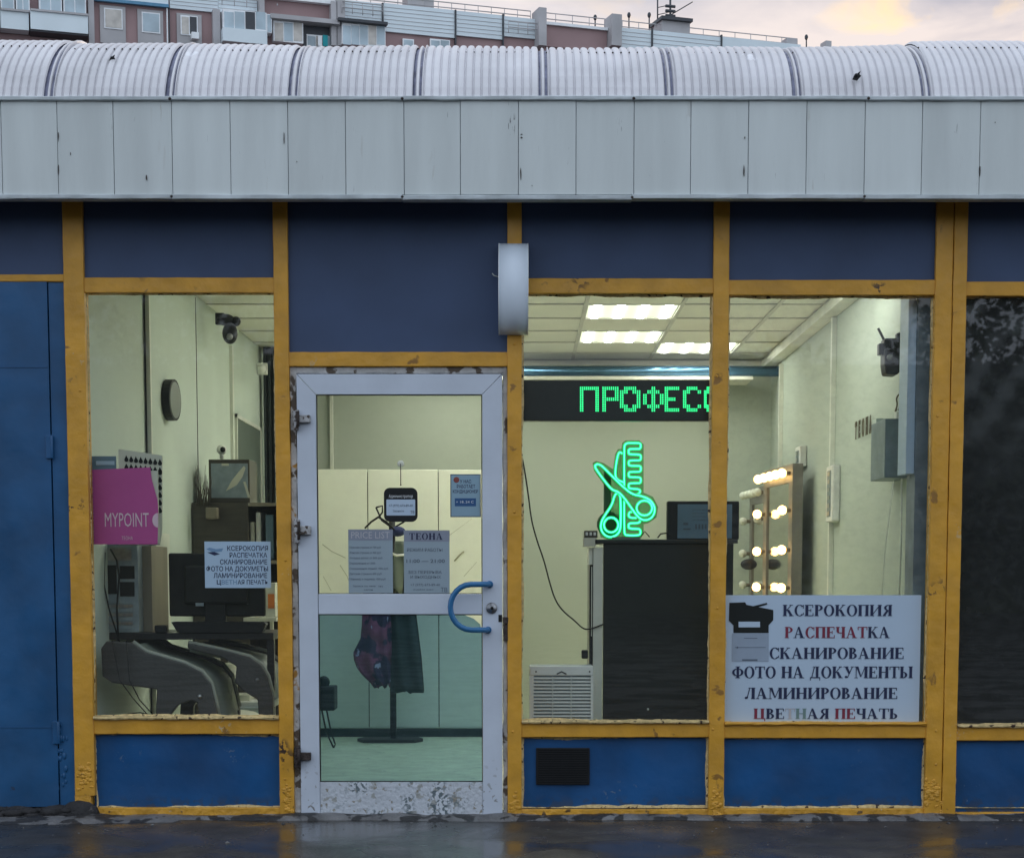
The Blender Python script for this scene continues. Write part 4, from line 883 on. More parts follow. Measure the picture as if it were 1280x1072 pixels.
for j in range(6): part('ink_drop', drop(200, 591 + j * 9.5, 4.4), 'black', cal)
fo = put(at(129, 600, .135), 'file_sleeve', [('cover', MB().box(*rect(112.5, 570, 146, 680, .135)[:2], .135, .142, *rect(112.5, 570, 146, 680, .135)[2:]), 'folder'), ('label_band', MB().box(*rect(120, 576, 143, 581, .133)[:2], .132, .1345, *rect(120, 576, 143, 581, .133)[2:]), 'paper_small')], 'blue grey file sleeve behind the magenta notebook at the window edge', 'folder')
# small notice
SY = .030
sn = thing('small_notice', 'small pale blue services notice on the left window in front of the monitor', 'notice', at(297, 735, SY))
part('sheet', frect(MB(), 256, 676.5, 338.5, 734.5, SY + .001, .0015), 'paper_small', sn)
t_ = MB(); tcol = MB()
for s_, x0, x1, y0 in (('КСЕРОКОПИЯ', 284, 335, 682), ('РАСПЕЧАТКА', 287, 334, 690.5), ('СКАНИРОВАНИЕ', 275, 334, 699), ('ФОТО НА ДОКУМЕТЫ', 258, 335, 707.5), ('ЛАМИНИРОВАНИЕ', 267, 334, 716)):
    text(t_, s_, x0, y0, x1, y0 + 6.0, SY - .0012, .014)
text(t_, 'Ц', 271, 724.5, 276.3, 730, SY - .0012, .02); text(tcol, 'ВЕТН', 277, 724.5, 296, 730, SY - .0012, .012); text(t_, 'АЯ ПЕЧАТЬ', 297, 724.5, 335, 730, SY - .0012, .012)
part('lettering', t_, 'ink', sn); part('faded_lettering', tcol, 'ink_faded', sn)
part('printer_emblem', MB().add([at(a, b, SY - .0012) for a, b in ((258, 686), (266, 690), (277, 689), (279, 685), (270, 686), (262, 684))], [tuple(range(6))]), 'ink_faded', sn)
part('printer_emblem', MB().add([at(a, b, SY - .0014) for a, b in ((259, 690), (268, 694), (275, 692), (268, 689.5))], [tuple(range(4))]), 'ink', sn)

# door notices (stuck to the glass)
DY = .016
pl = thing('price_list', 'grey blue PRICE LIST sheet on the door glass, left of the opening-hours sheet', 'notice', at(463, 742, DY))
part('sheet', frect(MB(), 435.5, 661.5, 491, 741, DY + .001, .001), 'paper_door', pl)
part('header_band', frect(MB(), 435.5, 661.5, 491, 675, DY - .0004, .0004), 'header', pl)
t_ = MB(); text(t_, 'PRICE LIST', 439, 664, 487, 672.5, DY - .0015, .0); part('lettering', t_, 'ink_pale', pl)
t_ = MB()
for i, (s_, w) in enumerate((('Мужская стрижка от 700 руб', 39), ('Женская стрижка от 900 руб', 39), ('Укладка волос от 800 руб', 41), ('Окрашивание от 2000', 32), ('Окрашивание корней 1900 руб', 48), ('Детская стрижка 600 руб', 40), ('Маникюр и педикюр 1500 руб', 45))):
    y = 682.5 + i * 6.6; text(t_, s_, 437, y, 437 + w, y + 2.5, DY - .001, .0)
text(t_, 'Запись по телефону', 441, 731, 479, 733.2, DY - .001, 0); text(t_, 'салон', 455, 735.5, 466, 737.5, DY - .001, 0)
part('small_print', t_, 'ink_grey', pl)
hr = thing('hours_sheet', 'grey blue sheet headed ТЕОНА with the opening hours on the door glass', 'notice', at(533, 742, DY))
part('sheet', frect(MB(), 505, 662.5, 562, 742, DY + .001, .001), 'paper_door', hr)
part('header_band', frect(MB(), 505, 662.5, 562, 676.5, DY - .0004, .0004), 'header', hr)
serif('ink', 'ТЕОНА', 511.5, 666, 553.5, 674.3, DY - .0016, hr, .12)
t_ = MB()
text(t_, 'РЕЖИМ РАБОТЫ', 509, 685, 553, 689, DY - .001, .0); text(t_, '11:00 — 21:00', 508, 698.5, 556, 703, DY - .001, .012)
text(t_, 'БЕЗ ПЕРЕРЫВА', 511, 713, 552, 716.6, DY - .001, .0); text(t_, 'И ВЫХОДНЫХ', 513, 719, 551, 722.6, DY - .001, .0)
text(t_, '+7 (977) 673-89-40', 513, 729, 550, 732, DY - .001, 0); text(t_, 'ждём вас', 516, 735.5, 542, 737.2, DY - .001, 0); text(t_, 'ТВ', 551, 734, 559, 739.5, DY - .001, .0)
part('small_print', t_, 'ink_grey', hr)
tg = thing('hanging_tag', 'black rounded tag with a white card hanging from a suction hook on the door glass', 'sign', at(502, 652, DY))
def rrect(px0, py0, px1, py1, r, Y, th):
    X0, X1, Z0, Z1 = rect(px0, py0, px1, py1, Y); k = 5; poly = []
    for cx, cz, a0 in ((X1 - r, Z1 - r, 0), (X0 + r, Z1 - r, 90), (X0 + r, Z0 + r, 180), (X1 - r, Z0 + r, 270)):
        for i in range(k + 1): a = math.radians(a0 + 90 * i / k); poly.append((cx + r * math.cos(a), cz + r * math.sin(a)))
    return MB().prism(poly, Y - th, Y)
part('tag_plate', rrect(480, 609.5, 522, 652, .028, DY, .006), 'black', tg)
part('card', rrect(483, 624, 519, 644, .004, DY - .0062, .0008), 'paper', tg)
t_ = MB(); text(t_, 'Администратор', 486, 618, 516, 621.6, DY - .0075, .0); part('heading', t_, 'white_ink', tg)
t_ = MB(); text(t_, '+7 (977) 673-89-40', 486, 630, 516, 633, DY - .0085, 0); text(t_, 'Звоните', 491, 637, 505, 639.6, DY - .0085, 0); text(t_, 'ТВ', 513, 638, 518, 641.6, DY - .0085, .01); part('lettering', t_, 'ink_grey', tg)
q = at(501, 579.5, DY); part('suction_cup', MB().sphere((q.x, DY - .004, q.z), .016, 14, 7, (1, .35, 1)), 'bulb_off', tg); part('hook', MB().tube([(q.x, DY - .012, q.z), (q.x, DY - .012, at(501, 606, DY).z)], .0022, 6).sphere((q.x, DY - .012, at(501, 606, DY).z), .004, 8, 5), 'black', tg)
st = thing('air_conditioning_sticker', 'light blue sticker reading У НАС РАБОТАЕТ КОНДИЦИОНЕР at the door glass corner', 'sticker', at(582, 645, DY))
part('border', frect(MB(), 563, 592.5, 601, 646, DY + .001, .001), 'ink', st); part('sheet', frect(MB(), 564, 593.5, 600, 645, DY - .0004, .0004), 'sticker', st)
t_ = MB(); text(t_, 'У НАС', 575, 599.5, 589, 603.6, DY - .001, .02); text(t_, 'РАБОТАЕТ', 571, 605.6, 594, 609.8, DY - .001, .02); text(t_, 'КОНДИЦИОНЕР', 566, 612, 597.5, 616, DY - .001, .02); part('lettering', t_, 'ink', st)
part('blue_box', frect(MB(), 568.5, 622.5, 595, 632.5, DY - .001, .0004), 'blue_box', st)
t_ = MB(); text(t_, '+ 18..24 C', 570, 625.5, 592, 628.6, DY - .002, .0); part('box_lettering', t_, 'white_ink', st)
q = at(570.5, 599.5, DY - .0015); part('round_logo', MB().sphere(q, .014, 12, 6, (1, .06, 1)), 'redball', st)

# ================================================================== window three
LY = .10
led = thing('led_sign', 'black running-text LED board with green letters ПРОФЕСС behind the glass', 'led sign', at(770, 500, LY))
lx0, lx1, lz0, lz1 = rect(646, 475, 893, 526, LY)
part('board', MB().box(lx0, lx1, LY, LY + .05, lz0, lz1), 'led_board', led, bevel=.003)
F5 = {'П': ["11111", "10001", "10001", "10001", "10001", "10001", "10001"], 'Р': ["1111", "1001", "1001", "1111", "1000", "1000", "1000"],
      'О': ["01110", "11011", "10001", "10001", "10001", "11011", "01110"], 'Ф': ["00100", "01110", "10101", "10101", "10101", "01110", "00100"],
      'Е': ["1111", "1000", "1000", "1110", "1000", "1000", "1111"], 'С': ["01110", "11001", "10000", "10000", "10000", "11001", "01110"], 'о': ["011", "110", "100", "100", "100", "110", "011"]}
for ch_, a, b in (('П', 724.6, 748.8), ('Р', 752.5, 773.5), ('О', 774.5, 800.8), ('Ф', 803.5, 829.8), ('Е', 830.6, 849.2), ('С', 853.5, 876.5), ('о', 880, 889.8)):
    g_ = F5[ch_]; cw = (b - a) / len(g_[0]); hh = 31.5 / 7; mb = MB()
    for r, row in enumerate(g_):
        for c_, bit in enumerate(row):
            if bit == '1':
                for u in (0, 1):
                    for w in (0, 1):
                        x = a + cw * (c_ + (u + .5) / 2); y = 483 + hh * (r + (w + .5) / 2); q = at(x, y, LY - .002); e = .0031
                        mb.add([(q.x - e, q.y, q.z - e), (q.x + e, q.y, q.z - e), (q.x + e, q.y, q.z + e), (q.x - e, q.y, q.z + e)], [(0, 1, 2, 3)])
    part('led_letter', mb, 'led', led)
# blue tube at the back
single('blue_tube', MB().cyl((at(645, 465, 5.1).x - .2, 5.1, at(800, 464, 5.1).z), (at(980, 465, 5.1).x, 5.1, at(800, 464, 5.1).z), .040, 20), 'blue_pipe', 'long shiny blue metal tube running along the back wall under the ceiling', 'tube', at(800, 464, 5.1))
single('tube_shelf', MB().box(at(645, 472, 5.1).x - .2, at(940, 472, 5.1).x, 5.05, 5.45, at(800, 475, 5.1).z, at(800, 471, 5.1).z), 'cornice', 'white ledge strip just below the blue tube', 'ledge', at(800, 473, 5.1))
# counter
KY = .45
ct = thing('reception_counter', 'tall black reception counter behind the third window', 'counter', at(835, 900, KY))
k0, k1 = at(754, 780, KY).x, at(916, 780, KY).x; kz = at(835, 674, KY).z
part('front_panel', MB().box(k0, k1, KY, KY + .04, .014, kz - .02), 'counter', ct, bevel=.003)
part('counter_top', MB().box(at(744, 674, KY).x, at(922, 674, KY).x, KY - .02, KY + .35, kz - .02, kz), 'counter', ct, bevel=.003)
part('side_panel', MB().box(k1 - .04, k1, KY + .04, KY + .33, .014, kz - .02), 'counter', ct)
part('white_knob', MB().sphere(at(810, 886, KY - .004), .006, 8, 5), 'white', ct)
# white side cabinet with a dark gap and top gadget
sc2 = thing('side_cabinet', 'narrow white cabinet with a dark vertical gap, left of the black counter', 'cabinet', at(746, 900, KY))
part('cabinet_side', MB().box(at(741.5, 780, KY).x, at(753, 780, KY).x, KY + .01, KY + .3, .014, at(746, 684, KY).z), 'conduit', sc2)
part('upper_block', MB().box(at(736.5, 690, KY).x, at(741, 690, KY).x, KY + .02, KY + .3, at(738, 705, KY).z, at(738, 684, KY).z), 'conduit', sc2)
part('dark_gap', MB().box(at(737, 780, KY).x, at(741.3, 780, KY).x, KY + .03, KY + .3, .014, at(738, 705.5, KY).z), 'counter', sc2)
part('gap_slat', MB().box(at(739.2, 750, KY).x, at(740.2, 750, KY).x, KY + .015, KY + .029, at(739, 795, KY).z, at(739, 708, KY).z), 'conduit', sc2)
gd = thing('label_printer', 'small white gadget with a dark striped top on the corner of the counter', 'gadget', at(738, 684, KY))
part('body', MB().box(*rect(729.5, 672, 745, 684, KY - .01)[:2], KY - .01, KY + .06, *rect(729.5, 672, 745, 683, KY)[2:]), 'white_item', gd, bevel=.003)
part('dark_top', MB().box(*rect(730.5, 661, 747, 672, KY - .01)[:2], KY - .008, KY + .06, *rect(730.5, 663, 747, 672, KY)[2:]), 'brown_cab', gd, bevel=.003)
for i in range(3): part('stripe', MB().box(*rect(732 + i * 5, 665, 735 + i * 5, 669, KY - .01)[:2], KY - .010, KY - .0085, *rect(732, 665, 735, 669, KY)[2:]), 'white', gd)
# glass vase-like shapes behind the neon
vbox('green_bottle', 755, 588, 764, 640, KY + .12, .06, 'green_film', 'tall dull green bottle box behind the neon scissors', 'bottle', .006)
single('dark_pouch', MB().sphere(at(762, 655, KY + .14), .065, 14, 9, (1.0, .6, 1.0)), 'green_film', 'dark round pouch behind the lower ring of the neon scissors', 'pouch', at(762, 671, KY + .14))
# neon
neo = thing('neon_sign', 'green neon sign of scissors crossing a comb on top of the black counter', 'neon sign', at(782, 672, KY + .05))
NYY = KY + .03
def zp(p): return (720 + p[0] / 5.818, 545 + p[1] / 5.818)
def smooth(pts, closed=False, it=2):
    for _ in range(it):
        q = []; k = len(pts); rng = range(k) if closed else range(k - 1)
        if not closed: q.append(pts[0])
        for i in rng:
            a, b = pts[i], pts[(i + 1) % k]; q += [(a[0] * .75 + b[0] * .25, a[1] * .75 + b[1] * .25), (a[0] * .25 + b[0] * .75, a[1] * .25 + b[1] * .75)]
        if not closed: q.append(pts[-1])
        pts = q
    return pts
def neon(pts, closed, yoff, nm, it=2):
    P = [at(*zp(p), NYY - yoff) for p in smooth(pts, closed, it)]
    e = part(nm, MB().tube(P, .0062, 8, closed), 'neon', neo)
    part('glow_core', MB().tube([q + Vector((0, -.0048, 0)) for q in P], .0030, 6, closed), 'neon_core', e)
    part('neon_backing', MB().tube([q + Vector((0, .0045, 0)) for q in P], .0092, 8, closed), 'neon_edge', e)
def teeth(y0, n_, start_top=True):
    pts = []; y = y0; h = 83
    for i in range(n_):
        pts += [(440, y), (468, y + 2), (472, y + 22), (468, y + 42), (440, y + 43), (405, y + 43), (384, y + 46), (382, y + 63), (384, y + 80), (405, y + 83)]; y += h
    return pts
comb = [(350, 385), (350, 110), (352, 62), (375, 50), (405, 50)] + teeth(50, 4) + [(440, 384), (466, 390), (466, 412), (440, 425), (412, 423)]
neon(comb, False, 0, 'comb_upper')
comb2 = [(350, 465), (350, 690), (355, 716), (380, 722), (440, 722), (466, 716), (470, 697), (466, 676), (440, 673), (405, 673), (384, 668), (382, 652), (384, 636), (405, 632), (440, 632), (464, 626), (466, 612)]
neon(comb2, False, 0, 'comb_lower')
neon([(440, 594), (405, 594), (385, 588), (382, 570), (388, 552), (410, 548)], False, 0, 'comb_tooth')
bl1 = [(150, 203), (180, 208), (250, 278), (340, 368), (410, 424), (480, 436), (540, 462), (574, 515), (568, 570), (535, 605), (490, 612), (450, 588), (395, 510), (345, 440), (305, 402), (262, 390), (215, 335), (160, 260), (134, 218)]
neon(bl1, True, .016, 'scissor_blade')
neon([(345, 335), (300, 318), (283, 285), (290, 210), (305, 130), (322, 114), (337, 128)], False, .008, 'scissor_blade')
neon([(325, 470), (318, 425), (300, 412), (280, 430), (262, 500), (210, 575), (182, 625), (180, 680), (212, 724), (258, 736), (305, 714), (324, 670), (326, 560)], True, .008, 'scissor_handle')
neon([(497 + 56 * math.cos(a), 522 + 54 * math.sin(a)) for a in [2 * math.pi * i / 20 for i in range(20)]], True, .016, 'finger_ring', 0)
neon([(255 + 52 * math.cos(a), 645 + 54 * math.sin(a)) for a in [2 * math.pi * i / 20 for i in range(20)]], True, .008, 'finger_ring', 0)
hull = [(120, 195), (145, 180), (200, 195), (270, 240), (285, 130), (305, 95), (330, 90), (335, 50), (360, 30), (460, 30), (492, 60), (492, 410), (560, 440), (598, 515), (585, 590), (530, 630), (492, 640), (492, 715), (470, 742), (350, 742), (240, 755), (180, 735), (160, 670), (165, 610), (240, 490), (262, 420), (190, 335), (130, 250)]
part('acrylic_board', MB().add([at(*zp(p), NYY + .014) for p in hull], [tuple(range(len(hull)))]), 'acrylic', neo)
part('sign_foot', MB().box(at(765, 670, NYY).x, at(800, 670, NYY).x, NYY - .03, NYY + .05, kz + .001, kz + .012), 'picture', neo)
# monitor / terminal
Tt = KY + .12
tm = thing('display_frame', 'black framed board holding a grey blue sheet on the counter, cut by the mullion', 'board', at(884, 673, Tt))
f0, f1, g0, g1 = rect(834, 626, 924, 673, Tt)
part('frame', MB().box(f0, f1, Tt, Tt + .06, kz + .001, g1), 'black', tm, bevel=.006)
part('sheet', MB().box(*rect(847, 630, 915, 671, Tt - .004)[:2], Tt - .004, Tt - .001, kz + .008, rect(847, 630, 915, 671, Tt)[3]), 'folder', tm)
t_ = MB()
for i in range(4): y = 636 + i * 4.2; text(t_, 'расписание мастеров', 866, y, 900 - 5 * (i % 2), y + 1.6, Tt - .006, 0)
t_.box(*rect(854, 653, 860, 656, Tt)[:2], Tt - .006, Tt - .0045, *rect(854, 653, 860, 656, Tt)[2:])
for i in range(4): t_.box(*rect(869 + i * 4, 654, 871 + i * 4, 662, Tt)[:2], Tt - .006, Tt - .0045, *rect(869, 655, 871, 661, Tt)[2:])
t_.box(*rect(854, 660, 863, 662, Tt)[:2], Tt - .006, Tt - .0045, *rect(854, 660, 863, 662, Tt)[2:])
part('small_print', t_, 'ink_grey', tm)
single('cable_loop', MB().tube([at(822, 672, Tt), at(826, 667, Tt), at(833, 666, Tt), at(838, 670, Tt)], .004, 6).tube([at(801, 670, Tt), at(806, 664, Tt), at(812, 671, Tt)], .003, 6), 'black', 'thin black cable loops on the counter between neon sign and board', 'cable', at(830, 672, Tt))
single('wall_cable', MB().tube([at(a, b, KY) for a, b in smooth([(649, 560), (654, 576), (660, 615), (664, 650), (672, 678), (680, 700), (687, 728), (694, 750), (704, 764), (718, 775), (729, 786), (738, 786), (754, 780)])], .0038, 6), 'black', 'thin black cable sagging from the post down to the counter', 'cable', at(700, 760, KY))
single('door_stop', MB().box(*rect(727, 812, 735, 823, .4)[:2], .40, .43, *rect(727, 812, 735, 823, .4)[2:]), 'black', 'small black plug adapter left of the white cabinet above the heater', 'plug', at(731, 818, .4), bevel=.006)
# heater
HY = .14
ht = thing('air_heater', 'white louvred air heater on the sill in the bottom left of the third window', 'heater', at(702, 900, HY))
h0, h1, hz0, hz1 = rect(662, 832, 741.5, 903, HY)
hf = part('casing', MB().box(h0, h1, HY + .02, HY + .16, hz0, hz1), 'pc', ht, bevel=.006)
part('top_bezel', MB().box(h0, h1, HY, HY + .02, at(700, 844, HY).z, hz1), 'white', ht, bevel=.004)
part('side_bezel', MB().box(h0, h0 + .02, HY, HY + .02, hz0, at(700, 844, HY).z), 'white', ht); part('side_bezel', MB().box(h1 - .012, h1, HY, HY + .02, hz0, at(700, 844, HY).z), 'white', ht)
mb = MB()
for i in range(14):
    z = at(700, 847 + i * 4.3, HY).z; mb.add([(h0 + .02, HY + .004, z - .006), (h1 - .012, HY + .004, z - .006), (h1 - .012, HY + .016, z + .002), (h0 + .02, HY + .016, z + .002), (h0 + .02, HY + .002, z - .004), (h1 - .012, HY + .002, z - .004), (h1 - .012, HY + .014, z + .004), (h0 + .02, HY + .014, z + .004)], [(0, 1, 2, 3), (4, 5, 6, 7), (0, 1, 5, 4)])
part('louvres', mb, 'white', ht, kind='stuff')
for px in (691, 714): part('louvre_bar', MB().box(at(px, 870, HY).x - .002, at(px, 870, HY).x + .002, HY, HY + .005, hz0, at(700, 845, HY).z), 'white', ht)
for px in (670, 737): part('bezel_screw', MB().sphere(at(px, 839, HY - .001), .004, 8, 5), 'black', ht)
part('logo_mark', MB().tube([at(696, 842, HY - .002), at(702, 839, HY - .002), at(708, 842, HY - .002)], .003, 6), 'black', ht)

# ================================================================== window four
PYY = .029
po = thing('services_poster', 'large pale blue poster of copying services with a printer picture in the fourth window', 'poster', at(1027, 905, PYY))
part('sheet', frect(MB(), 905.5, 743.5, 1150, 905, PYY + .0015, .0015), 'paper', po)
TY = PYY - .002
serif('ink', 'КСЕРОКОПИЯ', 978.5, 755.5, 1115.5, 769.5, TY, po)
serif(lambda i: 'ink' if i in (1, 8, 9) else 'ink_red', 'РАСПЕЧАТКА', 981, 783, 1112.5, 797, TY, po)
serif('ink', 'СКАНИРОВАНИЕ', 962, 809, 1130, 823, TY, po)
serif('ink', 'ФОТО НА ДОКУМЕНТЫ', 915, 832.5, 1141, 847, TY, po)
serif('ink', 'ЛАМИНИРОВАНИЕ', 931, 859, 1122, 873, TY, po)
def pick(i): return {0: 'ink_red', 3: 'ink_pale', 4: 'ink_green', 8: 'ink_red', 9: 'ink_red'}.get(i, 'ink')
serif(pick, 'ЦВЕТНАЯ ПЕЧАТЬ', 942, 885, 1122.5, 898, TY, po)
zz4 = lambda a, b: at(890 + a / 3.134, 730 + b / 3.134, TY)
blk = MB().add([zz4(*p) for p in ((68, 72), (130, 70), (135, 80), (240, 100), (240, 140), (222, 160), (222, 190), (84, 190), (84, 160), (66, 142))], [tuple(range(10))])
part('printer_picture', blk, 'counter', po)
part('printer_picture', MB().add([zz4(*p) + Vector((0, -.0003, 0)) for p in ((150, 88), (215, 72), (217, 78), (165, 94))], [(0, 1, 2, 3)]), 'counter', po)
part('printer_slot', MB().add([zz4(*p) + Vector((0, -.0005, 0)) for p in ((104, 146), (188, 146), (188, 168), (104, 168))], [(0, 1, 2, 3)]), 'paper', po)
part('printer_base', MB().add([zz4(*p) + Vector((0, .0004, 0)) for p in ((78, 192), (222, 192), (222, 302), (78, 302))], [(0, 1, 2, 3)]), mat('printer_grey_print', (.30, .37, .47), .6), po)
mb = MB()
for q in (((90, 246), (210, 246), (210, 248), (90, 248)), ((118, 293), (178, 293), (178, 299), (118, 299)), ((97, 244), (102, 244), (102, 250), (97, 250)), ((125, 210), (178, 210), (178, 212), (125, 212))):
    mb.add([zz4(*p) + Vector((0, -.0002, 0)) for p in q], [(0, 1, 2, 3)])
part('printer_detail', mb, 'ink_grey', po)
# right wall things
struct('wall_return', MB().box(at(1143.5, 600, .12).x, WX, .12, .3, .012, TOP), 'reflection_blue')  # wall face that carries the painted blue reflection
struct('wall_column', MB().box(at(1133, 480, .16).x, at(1143.2, 480, .16).x, .14, .32, at(1140, 592, .16).z, CZ - .01), 'paper')
CY = .72; c = at(1115.5, 436, CY); s = lambda k: k * (CY + D) / F
put(c, 'speed_dome_camera', [('mount', MB().box(c.x - s(12), c.x + s(12), c.y - .04, c.y + .06, c.z - s(2), c.z + s(12)).box(c.x + s(5), c.x + s(16), c.y, c.y + .05, c.z + s(8), c.z + s(20)), 'black', .01),
    ('camera_head', MB().prism([(c.x - s(12), c.z - s(1)), (c.x + s(13), c.z - s(1)), (c.x + s(13), c.z - s(22)), (c.x + s(4), c.z - s(33)), (c.x - s(10), c.z - s(32)), (c.x - s(12), c.z - s(20))], c.y - .06, c.y + .06), 'black', .01),
    ('side_lamp', MB().box(c.x - s(18), c.x - s(9), c.y - .03, c.y + .02, c.z - s(8), c.z + s(6)), 'black', .005),
    ('lens', MB().sphere((c.x - s(6), c.y - .06, c.z - s(12)), s(4), 10, 7), 'steel'),
    ('antenna', MB().cyl((c.x - s(10), c.y, c.z + s(10)), (c.x - s(18), c.y, c.z + s(25)), s(1.7), 8), 'black'), ('antenna', MB().cyl((c.x + s(12), c.y, c.z + s(10)), (c.x + s(12.5), c.y, c.z + s(40)), s(1.5), 8), 'black')],
    'black camera with two antennas high on the right wall', 'camera')
ex0 = at(1106, 560, .55).x
eb = thing('electric_box', 'blue grey steel electric box on the right wall beside the column', 'electric box', (WX, .7, at(1120, 598, .55).z))
part('box', MB().box(ex0, WX - .001, .55, .90, at(1120, 597, .55).z, at(1120, 523, .55).z), 'box_grey', eb, bevel=.004)
part('side_cover', MB().box(at(1092.5, 560, .95).x, at(1105, 560, .95).x, .90, 1.0, at(1098, 598, .95).z, at(1098, 524, .95).z), 'wall', eb)
part('warm_label', MB().box(at(1093.5, 560, .95).x, at(1104.5, 560, .95).x, .896, .8995, at(1098, 592, .95).z, at(1098, 580, .95).z), mat('tan_label', (.55, .42, .22), .5), eb)
part('knob', MB().box(at(1119, 520, .6).x, at(1130, 520, .6).x, .56, .62, at(1125, 523, .6).z, at(1125, 515, .6).z), 'conduit', eb)
single('thin_cable', MB().tube([at(1127, 598, .5), at(1127, 660, .5), at(1124, 750, .5)], .004, 6), 'conduit', 'thin white cable hanging down from the electric box', 'cable', at(1127, 700, .5))
single('thin_cable', MB().tube([at(1117, 600, .5), at(1106, 690, .5), at(1102, 750, .5)], .0015, 6), 'conduit', 'hair-thin pale wire slanting down left of the electric box cable', 'cable', at(1106, 700, .5))
# wall logo and letters
lg = thing('wall_logo', 'dark wire outline logo on the right wall above the electric box', 'logo', at(1124, 508, .58))
part('loop', MB().tube([at(a, b, .58) for a, b in smooth([(1119, 514), (1122, 505), (1120, 498), (1124, 492), (1128, 495), (1129, 503), (1125, 508), (1123, 513)])], .004, 6), 'gold', lg)
part('stroke', MB().tube([at(1126, 508, .58), at(1129, 514, .58)], .004, 6).tube([at(1119, 514, .58), at(1121, 511, .58)], .005, 6), 'gold', lg)
tl = thing('wall_letters', 'dark brass letters ТЕОНА standing on the right wall', 'lettering', (WX, 1.55, at(1082, 545, 1.5).z))
y_far, y_near = atx(1071, 535, WX).y, atx(1094, 525, WX).y
zt, zb = at(1082, 518, 1.5).z, at(1082, 541, 1.5).z
for i, c_ in enumerate('ТЕОНА'):
    mb = MB(); w = (y_far - y_near) / 5
    for poly in GL[c_][1]:
        a = [Vector((WX - .012, y_far - w * i - p[0] * w * .62, zb + p[1] * (zt - zb))) for p in poly]; b = [q + Vector((.004, 0, 0)) for q in a]; k = len(a)
        mb.add(a + b, [tuple(range(k)), tuple(range(2 * k - 1, k - 1, -1))] + [(j, (j + 1) % k, k + (j + 1) % k, k + j) for j in range(k)])
    part('letter', mb, 'gold', tl)
def strip_(px, y0, y1, lb, n_):
    p = atx(px, (y0 + y1) / 2, WX - .03); z0, z1 = at(px, y1, p.y).z, at(px, y0, p.y).z
    t = thing('power_strip', lb, 'power strip', (WX, p.y, z0), 'white power strips on the right wall')
    part('body', MB().box(WX - .05, WX - .001, p.y - .12, p.y + .10, z0, z1), 'white', t, bevel=.01)
    part('socket_field', MB().box(WX - .053, WX - .0505, p.y - .07, p.y + .05, z0 + .03, z1 - .03), 'box_grey', t)
    for i in range(n_): 
        z = z0 + .05 + (z1 - z0 - .1) * i / max(1, n_ - 1); part('socket', MB().box(WX - .056, WX - .0535, p.y - .05, p.y + .03, z - .012, z + .012), 'clockface', t)
strip_(1040, 582, 652, 'long white power strip fixed upright on the right wall', 6); strip_(1000, 558, 584, 'short white power strip just above the lit mirror', 2)
# vanity mirrors
vm = thing('vanity_mirror', 'tall vanity mirror with lit warm bulbs leaning at the right wall', 'mirror', (1.86, 3.85, .9))
P1 = Vector((at(990, 650, 3.4).x, 3.4, 0)); P2 = Vector((at(954, 650, 4.3).x, 4.3, 0)); mz0, mz1 = .75, at(990, 579, 3.4).z
nrm = Vector((-(P2 - P1).y, (P2 - P1).x, 0)).normalized(); 
if nrm.x > 0: nrm = -nrm
wv = (P2 - P1)
def obox(mb, u0, u1, n0, n1, z0, z1):
    v = [P1 + wv * u + nrm * nn_ + Vector((0, 0, z)) for z in (z0, z1) for nn_ in (n0, n1) for u in (u0, u1)]
    return mb.add(v, [(0, 2, 3, 1), (4, 5, 7, 6), (0, 1, 5, 4), (2, 6, 7, 3), (0, 4, 6, 2), (1, 3, 7, 5)])
part('frame', obox(obox(obox(obox(MB(), 0, .12, -.07, .0, mz0, mz1), .88, 1, -.07, 0, mz0, mz1), .12, .88, -.07, 0, mz1 - .12, mz1), .12, .88, -.07, 0, mz0, mz0 + .1), 'mirror_frame', vm)
part('mirror_glass', obox(MB(), .12, .88, -.06, -.01, mz0 + .1, mz1 - .12), 'mirror', vm)
def bulb(mb, sock, u, z):
    c = P1 + wv * u + nrm * .055 + Vector((0, 0, z)); mb.sphere(c, .031, 12, 8); sock.tube([P1 + wv * u + Vector((0, 0, z)), c], .014, 8)
bulbs = []
for u, z in [(a, mz1 - .06) for a in (.08, .29, .5, .71, .92)] + [(a, at(975, py, 3.85).z) for a in (.06, .94) for py in (640, 688, 734, 780)]:
    mb, so_ = MB(), MB(); bulb(mb, so_, u, z); b_ = part('bulb', mb, 'bulb_lit', vm); part('bulb_socket', so_, 'wood', b_)
# second mirror with unlit bulbs
v2 = thing('vanity_mirror', 'second vanity mirror with white unlit bulbs, farther back beside the lit one', 'mirror', (1.8, 4.9, .9))
P1 = Vector((at(957, 650, 4.55).x, 4.55, 0)); P2 = Vector((at(937, 650, 5.2).x, 5.2, 0)); mz1 = at(957, 606, 4.55).z; wv = P2 - P1
nrm = Vector((-wv.y, wv.x, 0)).normalized()
if nrm.x > 0: nrm = -nrm
part('frame', obox(obox(obox(MB(), 0, .14, -.07, 0, mz0, mz1), .86, 1, -.07, 0, mz0, mz1), .14, .86, -.07, 0, mz1 - .12, mz1), 'mirror_frame', v2)
part('mirror_glass', obox(MB(), .14, .86, -.06, -.01, mz0, mz1 - .12), 'mirror', v2)
for u, z in [(a, mz1 - .05) for a in (.05, .28, .51, .74, .97)] + [(a, at(945, py, 4.9).z) for a in (.05, .95) for py in (650, 691, 731)]:
    mb, so_ = MB(), MB(); bulb(mb, so_, u, z); b_ = part('bulb', mb, 'bulb_off', v2); part('bulb_socket', so_, 'wood', b_)
vbox('vanity_shelf', 925, 748, 1010, 756, 3.2, .1, 'wood', 'low wooden vanity shelf hidden mostly by the poster', 'shelf')
